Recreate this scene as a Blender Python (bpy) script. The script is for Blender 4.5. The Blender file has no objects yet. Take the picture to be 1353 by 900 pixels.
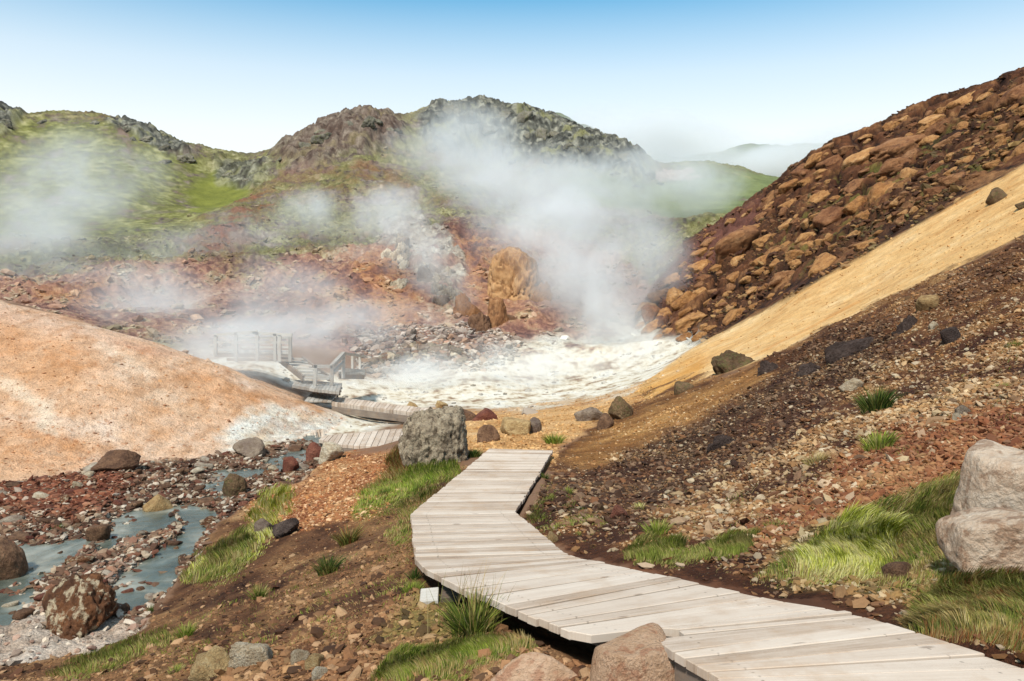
HAZE_D, STEAM, EXPO = 0, True, .6
import bpy, bmesh, math, random
import numpy as np
from mathutils import Vector, Matrix, noise as mnoise

R = math.radians
rng = np.random.default_rng(11)
random.seed(11)
SC = bpy.context.scene
COL = SC.collection

# ---------------------------------------------------------------- camera
F, CX, CY = 1050.0, 676.5, 450.0          # focal length and centre in photo pixels
CAMZ = 4.0
PITCH = math.atan(60.0 / F)
cp, sp = math.cos(PITCH), math.sin(PITCH)
cam = bpy.data.cameras.new('camera'); camo = bpy.data.objects.new('camera', cam)
COL.objects.link(camo); SC.camera = camo
camo.location = (0, 0, CAMZ); camo.rotation_euler = (math.pi / 2 - PITCH, 0, 0)
cam.sensor_width = 36; cam.lens = 36 * F / 1353.0; cam.clip_end = 6000; cam.clip_start = 0.05

def raydir(px, py):
    """world direction of a photo pixel with y = 1"""
    a = (np.asarray(px, float) - CX) / F; b = -(np.asarray(py, float) - CY) / F
    y = cp + b * sp; z = -sp + b * cp
    return a / y, z / y

def at(px, py, Y):
    dx, dz = raydir(px, py)
    return np.array([dx * Y, Y + 0 * dx, CAMZ + dz * Y]).T

def project(x, y, z):
    """world -> photo pixel (x, y) ; only for y > 0"""
    zz = z - CAMZ
    d = y * cp - zz * sp; u = y * sp + zz * cp
    d = np.maximum(d, 1e-3)
    return CX + F * x / d, CY - F * u / d

# ---------------------------------------------------------------- noise
PERM = rng.permutation(4096).astype(np.int64)
GR = rng.normal(size=(4096, 3)); GR /= np.linalg.norm(GR, axis=1)[:, None]
def _h(*i):
    k = np.zeros_like(i[0])
    for c in i: k = PERM[(k + c) & 4095]
    return k
def _fade(t): return t * t * t * (t * (t * 6 - 15) + 10)
def gnoise2(x, y):
    xi = np.floor(x).astype(np.int64); yi = np.floor(y).astype(np.int64)
    fx = x - xi; fy = y - yi; u = _fade(fx); v = _fade(fy)
    def g(a, b):
        q = GR[_h(xi + a, yi + b)]; return q[..., 0] * (fx - a) + q[..., 1] * (fy - b)
    return ((g(0, 0) * (1 - u) + g(1, 0) * u) * (1 - v) + (g(0, 1) * (1 - u) + g(1, 1) * u) * v) * 1.6
def gnoise3(p):
    i = np.floor(p).astype(np.int64); f = p - i; u = _fade(f); out = 0
    for a in (0, 1):
        for b in (0, 1):
            for c in (0, 1):
                q = GR[_h(i[:, 0] + a, i[:, 1] + b, i[:, 2] + c)]
                d = (q * (f - np.array([a, b, c]))).sum(1)
                w = (u[:, 0] if a else 1 - u[:, 0]) * (u[:, 1] if b else 1 - u[:, 1]) * (u[:, 2] if c else 1 - u[:, 2])
                out = out + d * w
    return out * 1.5
def fbm2(x, y, s, o=4, g=0.5, off=0.0):
    t = 0; a = 1.0; n = 0
    for k in range(o):
        t = t + a * gnoise2(x / s + off + 17.3 * k, y / s - off + 9.1 * k); n += a; a *= g; s *= 0.5
    return t / n
def ridged2(x, y, s, o=4, g=0.5, off=0.0):
    t = 0; a = 1.0; n = 0
    for k in range(o):
        t = t + a * (1 - 2 * np.abs(gnoise2(x / s + off + 7.3 * k, y / s + off * 2 + 3.1 * k))); n += a; a *= g; s *= 0.5
    return t / n
def fbm3(p, s, o=4, g=0.5):
    t = 0; a = 1.0; n = 0
    for k in range(o):
        t = t + a * gnoise3(p / s + 5.7 * k); n += a; a *= g; s *= 0.5
    return t / n
def worley2(x, y, s):
    x = x / s; y = y / s
    xi = np.floor(x).astype(np.int64); yi = np.floor(y).astype(np.int64)
    f1 = np.full(x.shape, 9.0); f2 = np.full(x.shape, 9.0); cid = np.zeros(x.shape, np.int64)
    for a in (-1, 0, 1):
        for b in (-1, 0, 1):
            h = _h(xi + a, yi + b); q = GR[h] * 0.5
            d = np.hypot(xi + a + .5 + q[..., 0] - x, yi + b + .5 + q[..., 1] - y)
            m = d < f1; f2 = np.where(m, f1, np.minimum(f2, d)); cid = np.where(m, h, cid); f1 = np.where(m, d, f1)
    return f1, f2, cid

def sstep(a, b, x):
    t = np.clip((x - a) / (b - a), 0, 1); return t * t * (3 - 2 * t)

# ---------------------------------------------------------------- terrain control points (photo x, photo y, distance)
CP = [
 # bank and stream, lower left
 (0,900,7.2),(-150,900,7.6),(200,900,5.8),(450,900,4.75),(620,900,4.25),(800,900,3.95),(100,838,8.9),(0,858,8.5),(-200,850,8.9),
 (0,780,10.2),(100,760,10.8),(0,700,13),(120,690,13.4),(0,650,16),(-200,680,14.5),(200,660,14.9),(250,735,11.5),(200,790,9.9),
 (300,640,16.0),(400,592,20.4),(300,605,18.9),(300,800,7.9),(400,700,11),(480,760,8.2),(350,860,6.0),(330,690,12.6),(400,640,14.4),
 (470,625,14.2),(440,604,17.6),(500,600,16.8),(540,700,9.7),(590,780,6.7),(520,800,6.5),(600,835,5.5),(700,880,4.45),(575,612,13.9),(530,640,12.3),
 # valley floor and behind the boardwalk
 (690,582,16.6),(640,562,21),(700,542,26),(600,532,30),(800,502,33.5),(500,546,27.5),(450,522,31),(620,482,37),(330,487,31.5),(400,470,36),(870,484,34),(920,463,32),
 (560,500,36),(740,500,36),(700,470,40),(800,465,39),(450,560,24),(420,572,22.5),(520,570,22),
 # right bank near the deck
 (1353,830,3.6),(1300,775,4.3),(1450,800,3.9),(1200,790,4.5),(1100,770,4.95),(1000,752,5.4),(900,742,5.9),(820,722,6.6),(760,700,7.7),(735,650,9.8),(740,610,13.2),
 (1353,600,6.2),(1200,640,6.4),(1000,600,10.4),(1000,680,7.0),(850,640,10.9),(1200,500,11.6),(1353,500,8.8),(1353,400,12.4),(1500,420,10.5),(1500,600,5.6),(1100,560,9.9),(900,570,14.2),(780,575,17),
 (1000,482,19),(850,528,21.5),(1200,386,18),(1353,312,17.2),(1500,240,17),(930,500,20.5),(1100,432,18.5),
 # ochre slope, right
 (920,458,31),(1050,388,29),(1130,347,28),(1240,286,27),(1353,222,26.5),(1500,140,26),(1000,425,30),(900,490,26.5),(1250,320,22.5),(1100,400,24),
 # dark block slope, right, and its skyline
 (850,422,48),(880,370,52),(930,314,55),(1010,264,56),(1070,212,54),(1150,184,52),(1250,150,49),(1353,112,46),(1500,58,43),
 (900,420,42),(1000,370,40),(1100,300,40),(1200,240,39),(1353,172,37),(1500,90,34),(1000,320,47),(1150,230,46),
 # left mound
 (0,401,26),(-150,380,26.5),(100,425,25.8),(200,456,25.3),(300,490,25),(400,530,25),(440,548,24.5),(0,632,16.4),(150,608,18.1),(300,596,19.4),(380,584,21),(-200,650,16),
 (0,520,20.5),(150,520,21),(250,540,21.6),(340,560,21.8),(-150,520,20),
 # behind the mound
 (0,407,33),(100,440,33),(200,475,32),(300,498,30),(400,538,28.5),(-150,395,34),
 (0,396,44),(100,396,46),(200,420,44),(300,425,44),(400,440,42),(480,452,41),
 # foot of the back hill
 (0,372,50),(120,366,52),(300,390,50),(450,395,49),(560,425,46),(640,420,47),(700,425,46),(780,430,46),
 (0,330,62),(150,330,64),(300,330,64),(450,322,68),(600,318,66),(700,320,68),(800,350,60),(850,320,75),(600,372,54),(700,380,53),(880,330,72),
 (0,250,90),(150,250,92),(300,280,82),(280,268,98),(400,262,90),(450,250,95),(600,250,92),(700,250,94),(800,280,88),(900,262,98),(-200,240,90),
 (930,290,84),(1000,262,98),
 # skyline of the back hill
 (-300,120,125),(-100,120,125),(-20,128,124),(0,136,124),(30,150,124),(60,146,124),(120,152,124),(180,168,121),(235,197,118),(290,204,128),(345,206,132),(400,186,126),
 (430,163,122),(485,154,122),(545,163,126),(562,150,130),(590,139,134),(640,135,135),(700,156,130),(760,181,122),(800,193,118),(830,198,113),(862,232,108),(885,238,112),(940,218,115),(1000,232,115),(1040,236,116),
 (500,205,108),(640,198,124),(560,195,118),(720,205,116),(800,225,107),(200,215,108),(60,190,108),
 # beyond
 (1200,250,110),(1400,230,110),(1600,200,110),(1200,205,75),(1353,150,72),
]
EX = []  # behind crests, down again: photo x, distance, z
for px in (-300, 0, 200, 345, 480, 640, 800, 950, 1150, 1400):
    EX.append((px, 170, 16.0)); EX.append((px, 300, 4.0)); EX.append((px, 900, -6.0)); EX.append((px, 2000, -10.0))

th, lr, q = [], [], []
def addcp(x, y, z):
    r = math.hypot(x, y)
    th.append(math.atan2(x, y)); lr.append(math.log(r)); q.append((z - CAMZ) / (r + 4))
for c in CP:
    p = at(*c); addcp(*p)
for px, Y, z in EX:
    dx, _ = raydir(px, 300); addcp(dx * Y, Y, z)
for r_, zz in ((0.6, 2.25), (1.2, 2.2), (2.4, 2.1)):
    for a_ in range(-180, 181, 45):
        z = zz + 0.35 * math.sin(R(a_)) * min(r_, 1.5) if True else 0
        th.append(R(a_)); lr.append(math.log(r_)); q.append((z - CAMZ) / (r_ + 4))
for r_, dzs in ((8, 3.0), (30, 6.0), (110, 26.0), (400, 10.0), (2000, -5.0)):   # sides and rear, off camera
    for a_, k in ((-180, .0), (-130, -.5), (-95, -.7), (-62, -.55), (62, .75), (95, .9), (130, .6), (180, .0)):
        z = 2.2 + (dzs * k if r_ < 50 else abs(dzs) * (0.7 if dzs > 0 else 1))
        th.append(R(a_)); lr.append(math.log(r_)); q.append((z - CAMZ) / (r_ + 4))
PT = np.array([th, lr]).T * np.array([3.0, 1.5]); QV = np.array(q)
def _tps(d2): return 0.5 * d2 * np.log(d2 + 1e-12)
n = len(PT)
D2 = ((PT[:, None] - PT[None]) ** 2).sum(-1)
A = np.zeros((n + 3, n + 3)); A[:n, :n] = _tps(D2) + np.eye(n) * 2e-3
A[:n, n] = 1; A[:n, n + 1:] = PT; A[n, :n] = 1; A[n + 1:, :n] = PT.T
SOL = np.linalg.solve(A, np.concatenate([QV, [0, 0, 0]]))

# ---------------------------------------------------------------- polar grid, camera in its middle
TH = np.concatenate([np.radians(np.arange(-180, -42, 3.0)), np.radians(np.linspace(-42, 42, 1000)), np.radians(np.arange(45, 180.1, 3.0))])
def geo(a, b, k): return np.exp(np.arange(math.log(a), math.log(b), math.log(k)))
RR = np.concatenate([geo(0.25, 2.4, 1.06), geo(2.4, 40, 1.0062), geo(40, 150, 1.0036), geo(150, 2400, 1.05)])
NT, NR = len(TH), len(RR)
LRR = np.log(RR)
# base surface: solve on a coarse lattice, then interpolate
cth = np.unique(np.concatenate([np.radians(np.arange(-180, 181, 6.0)), np.radians(np.linspace(-44, 44, 150))])); clr = np.linspace(LRR[0], LRR[-1], 260)
gx, gy = np.meshgrid(cth * 3.0, clr * 1.5)
base = np.zeros(gx.shape) + SOL[n] + SOL[n + 1] * gx + SOL[n + 2] * gy
for i in range(n):
    base += SOL[i] * _tps((gx - PT[i, 0]) ** 2 + (gy - PT[i, 1]) ** 2)
def bil(grid, xs, ys, xv, yv):
    i = np.clip(np.searchsorted(xs, xv) - 1, 0, len(xs) - 2); j = np.clip(np.searchsorted(ys, yv) - 1, 0, len(ys) - 2)
    u = np.clip((xv - xs[i]) / (xs[i + 1] - xs[i]), 0, 1); v = np.clip((yv - ys[j]) / (ys[j + 1] - ys[j]), 0, 1)
    return (grid[j, i] * (1 - u) + grid[j, i + 1] * u) * (1 - v) + (grid[j + 1, i] * (1 - u) + grid[j + 1, i + 1] * u) * v
tg, rg = np.meshgrid(TH, RR)
GX = rg * np.sin(tg); GY = rg * np.cos(tg)
GZ = CAMZ + bil(base, cth, clr, tg, np.log(rg)) * (rg + 4)
BASEZ = GZ.copy()
front = GY > 0.3
def grid_pix():
    px, py = project(GX, np.where(front, GY, 1.0), GZ)
    return np.where(front, px, -9999), np.where(front, py, 9999)
PXG, PYG = grid_pix()

def polymask(px, py, pts, soft=6.0):
    """1 inside a photo outline, falling to 0 over `soft` pixels about its edge"""
    P = np.array(pts, float)
    x0, y0 = P.min(0) - soft * 2; x1, y1 = P.max(0) + soft * 2
    out = np.zeros(px.shape); sel = (px > x0) & (px < x1) & (py > y0) & (py < y1)
    x = px[sel]; y = py[sel]
    ins = np.zeros(x.shape, bool); dist = np.full(x.shape, 1e9)
    for i in range(len(P)):
        ax, ay = P[i]; bx, by = P[(i + 1) % len(P)]
        if ay != by:
            c = ((ay > y) != (by > y)) & (x < (bx - ax) * (y - ay) / (by - ay) + ax); ins ^= c
        L2 = (bx - ax) ** 2 + (by - ay) ** 2 + 1e-9
        t = np.clip(((x - ax) * (bx - ax) + (y - ay) * (by - ay)) / L2, 0, 1)
        dist = np.minimum(dist, np.hypot(x - ax - t * (bx - ax), y - ay - t * (by - ay)))
    sd = np.where(ins, dist, -dist)
    out[sel] = sstep(-soft, soft, sd)
    return out

# ragged edges: photo coordinates jittered by noise that lives on the ground
wl = np.clip(RR, 3, 140)[:, None] / 30.0
lx = tg * 30.0; ly = np.log(rg) * 30.0
jx = fbm2(lx, ly, 2.2, 5, .6, 3.3); jy = fbm2(lx, ly, 2.2, 5, .6, 8.8)
PXJ = PXG + jx * 26; PYJ = PYG + jy * 20
def zone(pts, soft=5, rmin=0, rmax=1e9):
    return polymask(PXJ, PYJ, pts, soft) * ((rg >= rmin) & (rg <= rmax))
nA = fbm2(GX, GY, 9.0, 5, .55, 1.0); nB = fbm2(GX, GY, 2.5, 5, .6, 2.0); nC = fbm2(GX, GY, .7, 4, .6, 4.0)
nL = fbm2(lx, ly, 1.0, 5, .6, 6.0); nF = fbm2(lx, ly, .25, 4, .6, 7.0)

# ---------------------------------------------------------------- zones
far = rg > 36
Z = {}
Z['hill'] = sstep(38, 43, rg) * 1.0
Z['crag'] = np.clip(zone([(552,156),(575,140),(600,128),(665,128),(720,150),(770,172),(835,190),(866,228),(850,246),(815,242),(770,236),(700,222),(640,212),(590,206),(556,186)], 8, 95)
                    + zone([(395,184),(428,152),(490,146),(532,162),(525,188),(470,200),(430,212),(360,210)], 7, 90)
                    + zone([(150,154),(185,160),(240,194),(252,212),(225,208),(180,182),(145,168)], 5, 90)
                    + zone([(-60,110),(0,132),(32,150),(20,168),(-60,200)], 6, 90)
                    + 0.8 * zone([(280,215),(330,212),(360,218),(330,250),(290,240)], 6, 80), 0, 1)
Z['grass_left'] = zone([(-60,190),(40,165),(120,156),(190,176),(250,215),(300,240),(335,262),(290,285),(230,305),(150,312),(60,318),(-60,325)], 10, 55)
Z['gully'] = zone([(248,262),(285,224),(305,232),(332,255),(300,275),(262,284)], 8, 60)
Z['grass_right'] = zone([(730,236),(800,236),(880,244),(935,222),(1050,236),(1000,280),(900,300),(830,280),(760,262)], 8, 60)
Z['red'] = zone([(-60,366),(60,368),(150,362),(230,345),(330,362),(400,330),(480,330),(540,342),(600,296),(650,300),(720,315),(770,330),(860,372),(900,420),(850,470),(700,480),(560,470),(480,470),(300,452),(-60,420)], 9, 36)
Z['red2'] = zone([(230,330),(330,262),(350,258),(380,270),(330,310),(270,340)], 7, 50) * .8 + zone([(430,250),(470,215),(540,225),(560,270),(480,262)], 9, 60) * .5
Z['orange'] = np.clip(zone([(455,345),(520,345),(560,395),(545,440),(500,436),(470,390)], 9, 40) + zone([(590,318),(650,318),(660,370),(640,400),(600,380)], 8, 40)
                      + zone([(390,385),(450,375),(470,440),(400,440)], 12, 38) * .8 + zone([(40,388),(150,384),(120,410),(40,405)], 8, 36) + zone([(600,395),(700,392),(720,430),(620,440)], 9, 38) * .6, 0, 1)
Z['pale'] = np.clip(zone([(505,300),(548,296),(600,330),(614,372),(600,398),(560,385),(530,352),(506,330)], 5, 45), 0, 1)
Z['apron'] = zone([(470,448),(560,436),(640,440),(700,462),(650,486),(560,492),(470,490)], 8, 28, 60)
Z['pink'] = zone([(700,330),(780,330),(850,380),(900,400),(850,440),(720,420)], 14, 40) * .5 + zone([(868,222),(920,232),(905,240),(868,236)], 3, 80)
Z['white'] = np.clip(zone([(215,470),(300,470),(380,478),(470,500),(560,492),(620,486),(690,452),(840,432),(935,452),(890,492),(840,514),(780,526),(690,542),(600,540),(520,540),(455,556),(400,520),(330,500)], 9, 22)
                     + zone([(290,586),(340,560),(420,548),(480,552),(520,560),(440,580),(400,592),(340,602)], 9, 17), 0, 1)
Z['valley_ochre'] = zone([(520,575),(560,546),(640,545),(700,540),(800,520),(870,502),(850,535),(790,560),(740,590),(735,620),(640,600),(600,590)], 8, 12, 34)
MOUND = [(-400,340),(-150,378),(0,399),(100,422),(200,452),(300,486),(400,526),(455,552),(430,575),(380,588),(300,600),(220,612),(150,618),(60,632),(-60,652),(-400,720)]
Z['mound'] = polymask(PXG + jx * 8, PYG + jy * 6, MOUND, 3) * ((rg > 14) & (rg < 34))
Z['mound'] = np.maximum(Z['mound'], ((rg > 24) & (rg < 31) & (tg < R(-14))) * 1.0 * sstep(31, 28, rg) * (rg * np.cos(tg) > 22))
STREAM = [(-60,652),(60,634),(150,616),(300,602),(400,586),(440,592),(425,610),(395,632),(330,660),(285,690),(262,730),(232,762),(205,800),(170,838),(120,858),(40,872),(-60,890)]
Z['stream'] = polymask(PXG + jx * 14, PYG + jy * 10, STREAM, 5) * ((rg > 7) & (rg < 23))
Z['stream_red'] = zone([(-60,655),(60,640),(150,622),(180,640),(150,668),(120,690),(-60,690)], 6, 9, 22)
Z['silt'] = zone([(-60,835),(0,822),(60,808),(110,800),(150,815),(190,815),(170,836),(110,860),(20,868),(-60,880)], 7, 7, 14)
Z['bank'] = zone([(440,594),(520,600),(600,610),(640,620),(545,690),(548,745),(620,790),(780,850),(900,880),(900,1200),(-300,1200),(-300,900),(60,872),(160,846),(210,800),(262,735),(290,692),(330,662),(400,636)], 5, 3, 22)
Z['bank_orange'] = zone([(400,632),(440,596),(520,598),(545,640),(500,680),(400,700),(330,690),(330,668)], 12, 8, 22)
Z['right'] = zone([(690,690),(740,600),(790,560),(850,525),(1000,478),(1100,428),(1200,382),(1353,305),(1700,150),(1700,900),(1353,900),(1100,800),(900,762),(760,735)], 4, 2.4, 24)
Z['right_dark'] = zone([(690,640),(760,625),(850,590),(930,560),(1010,510),(1090,440),(1170,425),(1190,465),(1110,520),(1040,590),(950,640),(850,690),(720,690)], 14, 4, 24)
Z['right_red'] = zone([(1100,620),(1170,560),(1353,540),(1353,640),(1250,650),(1100,690),(1000,720),(1000,690)], 16, 3, 16)
Z['right_top'] = zone([(1000,485),(1100,440),(1200,395),(1353,320),(1353,380),(1200,430),(1100,470)], 8, 10, 26)
Z['deck_soil'] = zone([(690,690),(700,665),(760,710),(900,745),(1050,775),(1190,800),(1353,840),(1353,900),(1232,850),(1036,800),(900,768),(760,738)], 6, 2.4, 12)
Z['ochre'] = polymask(PXG + jx * 7, PYG + jy * 6, [(838,520),(900,470),(925,456),(1000,415),(1050,386),(1130,344),(1240,283),(1353,218),(1700,20),(1700,180),(1353,308),(1200,384),(1090,432),(1000,478),(930,500),(860,528)], 2.5) * ((rg > 15) & (rg < 36))
Z['blocks'] = polymask(PXG + jx * 7, PYG + jy * 5, [(835,440),(870,370),(930,305),(1010,250),(1070,195),(1150,165),(1353,80),(1700,-60),(1700,20),(1353,220),(1130,346),(1050,388),(925,458),(880,450)], 3) * ((rg > 28) & (rg < 62))
Z['blocks'] = np.maximum(Z['blocks'], ((rg > 40) & (rg < 75) & (tg > R(12))) * 1.0 * sstep(75, 60, rg))

# ---------------------------------------------------------------- relief
f1, f2, cid = worley2(GX + nB * .6, GY + nB * .6, 1.5)
g1, g2, cid2 = worley2(GX + nC * .2, GY + nC * .2, .55)
hz = Z['hill'] * (1 - Z['blocks'])
soft_ = np.clip(Z['grass_left'] + Z['gully'] + Z['grass_right'], 0, 1)
d = hz * (1 - .65 * soft_) * (fbm2(GX, GY, 14, 5, .55, 5) * 2.2 + ridged2(GX, GY, 5, 5, .6, 3) * .45 - .1) * sstep(38, 60, rg)
d += hz * (1 - .8 * soft_) * ((g2 - g1) * .25 + (cid2 % 97) / 97 * .22) * sstep(40, 60, rg)
k1, k2, kid = worley2(GX + nA * 1.5 + GY * .3, GY * .6 + nB, 3.4)
d += Z['crag'] * (ridged2(GX, GY, 11, 6, .55, 2) * 1.0 + sstep(0, .3, k2 - k1) * .5 + (kid % 83) / 83 * .5 + sstep(0, .3, f2 - f1) * .25 - .6)
d += Z['pale'] * (ridged2(GX, GY, 3, 5, .6, 2) * .6)
d += Z['red'] * (fbm2(GX, GY, 5, 5, .6, 11) * .7 + ridged2(GX, GY, 2, 4, .6, 13) * .15)
d += Z['white'] * (fbm2(GX, GY, 3, 5, .55, 12) * .11)
d += Z['mound'] * (fbm2(GX, GY, 6, 3, .5, 15) * .18 + ridged2(GX, GY * .45, 1.6, 4, .55, 31) * .035 + fbm2(GX, GY, .5, 4, .6, 16) * .03)
b1, b2, bid = worley2(GX * .62 + GZ * .5 + nB * .5, GY * .45 + nC * .3, 1.15)
b3, b4, bid2 = worley2(GX * .62 + GZ * .5 + nC * .2, GY * .45, .5)
d += sstep(.35, 1, np.minimum(Z['blocks'], sstep(0, 14, PYG * 0 + 14) * polymask(PXG, PYG, [(835,440),(870,370),(930,305),(1010,250),(1070,195),(1150,165),(1353,80),(1700,-60),(1700,8),(1353,208),(1130,334),(1050,376),(925,446),(880,440)], 16) + (PYG < 0))) * (fbm2(GX, GY, 5, 4, .55, 17) * .6 + sstep(0, .28, b2 - b1) * .42 + (bid % 71) / 71 * .5 + sstep(0, .25, b4 - b3) * .16 - .3)
d += Z['ochre'] * (fbm2(GX, GY, 7, 3, .5, 18) * .25 + nC * .03 + ridged2(GX * .3, GY, .9, 3, .5, 32) * .02)
d += Z['right'] * (fbm2(GX, GY, 3, 4, .5, 19) * .13 + nC * .035 + fbm2(GX, GY, .18, 3, .6, 20) * .02)
d += Z['right_top'] * (ridged2(GX, GY, 2.5, 4, .6, 23) * .22)
d += Z['right_dark'] * (ridged2(GX, GY, 1.2, 4, .6, 24) * .07)
d += Z['bank'] * (fbm2(GX, GY, 1.6, 4, .5, 21) * .07 + nC * .025 + fbm2(GX, GY, .16, 3, .6, 22) * .014)
d += Z['valley_ochre'] * (nB * .08 + nC * .02)
GZ = GZ + d
# stream bed: rubble that rises out of the water, channels that stay under it
def wlevel(x, y): return 0.02 + 0.012 * np.maximum(y - 8, 0)
WL = wlevel(GX, GY)
chan = np.clip(zone([(236,668),(260,656),(274,670),(266,700),(244,735),(203,788),(168,802),(140,780),(160,752),(205,730),(240,704),(246,686)], 7, 7, 22)
               + zone([(-60,712),(60,706),(110,700),(130,710),(80,740),(40,765),(50,790),(10,815),(-60,832)], 8, 7, 20) * .85
               + zone([(140,688),(230,668),(236,684),(170,720),(120,735)], 6, 7, 20) * .9
               + zone([(262,640),(300,622),(400,596),(430,598),(390,614),(330,634),(280,654)], 6, 10, 24) * .8
               + zone([(-60,640),(60,640),(150,620),(158,628),(60,650),(-60,662)], 4, 10, 22) * .8, 0, 1)
h1, h2, hid = worley2(GX + nC * .1, GY + nC * .1, .30)
bedz = WL + .045 + nB * .10 + nC * .10 + (h2 - h1) * .06 - chan * .14 + Z['stream_red'] * .08 + Z['silt'] * .01
GZ = GZ * (1 - Z['stream']) + bedz * Z['stream']
rim = (rg > 7) & (rg < 23) & (Z['stream'] < .5) & ((Z['bank'] > .3) | (Z['mound'] > .3))
GZ = np.where(rim, np.maximum(GZ, WL + .03), GZ)
# ---------------------------------------------------------------- deck levels (needed before the ground is closed)
def deckz(Y):
    return np.interp(Y, [2.0, 3.4, 4.6, 6.4, 9.6, 15.2], [2.47, 2.42, 2.27, 1.93, 1.45, 1.24])
def deckpt(px, py):
    dx, dz = raydir(px, py); Y = 5.0
    for _ in range(60):
        Y = 0.5 * Y + 0.5 * (deckz(Y) - CAMZ) / dz
    return np.array([dx * Y, Y, deckz(Y)])
ST = [((646,593.5),(731,594.5)),((542.6,679),(681,676)),((549,736),(745,730)),((563,753),(768,738)),((612,777),(820,748)),((684,806),(900,766)),
      ((752,833),(1036,796)),((783,839),(1088,804)),((826,846),(1126,812)),((874,852),(1168,822)),((951,896),(1352,881)),((1060,990),(1640,985))]
DST = [(deckpt(*a), deckpt(*b)) for a, b in ST]
foot = [p for p, _ in ST] + [p for _, p in reversed(ST)]
fm = polymask(GX * 100, GY * 100, [(a[0] * 100, a[1] * 100) for a, b in DST] + [(b[0] * 100, b[1] * 100) for a, b in reversed(DST)], 6)
GZ = GZ * (1 - fm) + np.minimum(GZ, deckz(GY) - .165) * fm
# the ground falls clear of the deck on its open (left) side, so the edge and its shade show
PXG, PYG = grid_pix()
open_ = polymask(PXG, PYG, [(548,745),(600,775),(690,810),(780,845),(880,850),(940,900),(900,930),(760,900),(640,850),(570,790)], 8) * ((rg < 8) & (rg > 2.4))
# keep the bank close under the open edge: no more than a step down beside the deck
_L = np.array([(a[0], a[1]) for a, b in DST])
near_ = (rg < 14) & (rg > 2) & front
dist_ = np.full(GX.shape, 9.0)
xs_, ys_ = GX[near_], GY[near_]; dd = np.full(xs_.shape, 9.0)
for i in range(len(_L) - 1):
    ax, ay = _L[i]; bx, by = _L[i + 1]; L2 = (bx - ax) ** 2 + (by - ay) ** 2
    t = np.clip(((xs_ - ax) * (bx - ax) + (ys_ - ay) * (by - ay)) / L2, 0, 1); dd = np.minimum(dd, np.hypot(xs_ - ax - t * (bx - ax), ys_ - ay - t * (by - ay)))
dist_[near_] = dd
lev_ = deckz(GY) - .165 - np.clip(dist_ - .05, 0, 9) * .36 + nC * .03
GZ = np.where(near_ & (dist_ < 1.4) & (GZ < lev_), lev_, GZ)
PXG, PYG = grid_pix()

def hx(s, k=.78):
    v = np.array([int(s[i:i + 2], 16) / 255 for i in (0, 2, 4)])
    return np.where(v <= .04045, v / 12.92, ((v + .055) / 1.055) ** 2.4) * k

C = np.zeros(GX.shape + (3,)) + hx('80604a')
def mix(m, c):
    global C
    m = np.clip(m, 0, 1)[..., None]; C = C * (1 - m) + (c if isinstance(c, np.ndarray) and c.ndim == 3 else np.asarray(c)) * m
def ramp(t, stops):
    t = np.clip(t, 0, 1); xs = [s[0] for s in stops]; cs = np.array([s[1] for s in stops])
    return np.stack([np.interp(t, xs, cs[:, k]) for k in range(3)], -1)
moss = ramp(.5 + .8 * nL + .9 * nF, [(0, hx('4c4a2a')), (.35, hx('6c683c')), (.65, hx('8c8656')), (1, hx('b0a67e'))])
stone = ramp(.5 + 1.2 * nF + .4 * nB, [(0, hx('52443c')), (.5, hx('8a786c')), (1, hx('c0b2a4'))])
# back hill: moss patches over stony brown
mix(Z['hill'], stone)
mm = sstep(-.14, .16, nA * .6 + nL * .7 + .75 * nF + .14 - .25 * sstep(70, 45, rg))
mix(Z['hill'] * mm * .92, moss)
rr_ = sstep(.05, .3, fbm2(lx, ly, 3.0, 5, .6, 21) + .3 * nF)
mix(Z['hill'] * rr_ * .45, hx('865a48'))
grassc = ramp(.5 + 1.0 * nL + .8 * nF, [(0, hx('464822')), (.35, hx('605f30')), (.65, hx('7e7c44')), (1, hx('a09a68'))])
mix(Z['grass_left'] * .9 * sstep(-.3, .0, nL + .5 * nF + .1), grassc)
mix(Z['grass_left'] * sstep(.16, .34, fbm2(lx, ly, 1.6, 5, .6, 51) + .3 * nF) * .7, ramp(.5 + nF, [(0, hx('5c5240')), (1, hx('8c8068'))]))
mix(Z['grass_right'] * sstep(-.5, -.2, nL + .4 * nF + .1), ramp(.5 + nL, [(0, hx('5e6640')), (1, hx('868c5c'))]))
mix(Z['gully'], ramp(.5 + nL * 1.1, [(0, hx('5e602a')), (1, hx('84843c'))]))
mix(Z['red2'] * sstep(-.2, .25, nL + .3 * nF), hx('84483a'))
mix(Z['apron'], ramp(.5 + nL + 1.1 * nF, [(0, hx('4c423c')), (.5, hx('84766a')), (1, hx('c0b4a4'))]))
redc = ramp(.5 + .8 * nA + .9 * nL + .9 * nF, [(0, hx('6c4e48')), (.3, hx('8c645a')), (.5, hx('a87e6a')), (.75, hx('bc9278')), (1, hx('d0b4a0'))])
mix(Z['red'] * (1 - .55 * sstep(.05, .35, nL + .4 * nF)), redc)
mix(Z['orange'] * .75 * sstep(-.25, .3, nL + .3 * nF + .1), ramp(.5 + nL + .5 * nF, [(0, hx('8c5034')), (.5, hx('b07448')), (1, hx('cc9c70'))]))
mix(Z['pink'], ramp(.5 + nL, [(0, hx('a08078')), (1, hx('ccb4a8'))]))
mix(Z['pale'] * sstep(-.3, .2, nL + .15), ramp(.5 + nF + nL, [(0, hx('7c685e')), (.5, hx('a89888')), (1, hx('ccc2b2'))]))
cragc = ramp(.5 + 1.5 * nF + .6 * nL + .3 * (cid % 53 / 53 - .5), [(0, hx('2e2c28')), (.4, hx('5a5850')), (.7, hx('7e7a6e')), (1, hx('a49e8e'))])
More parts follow.
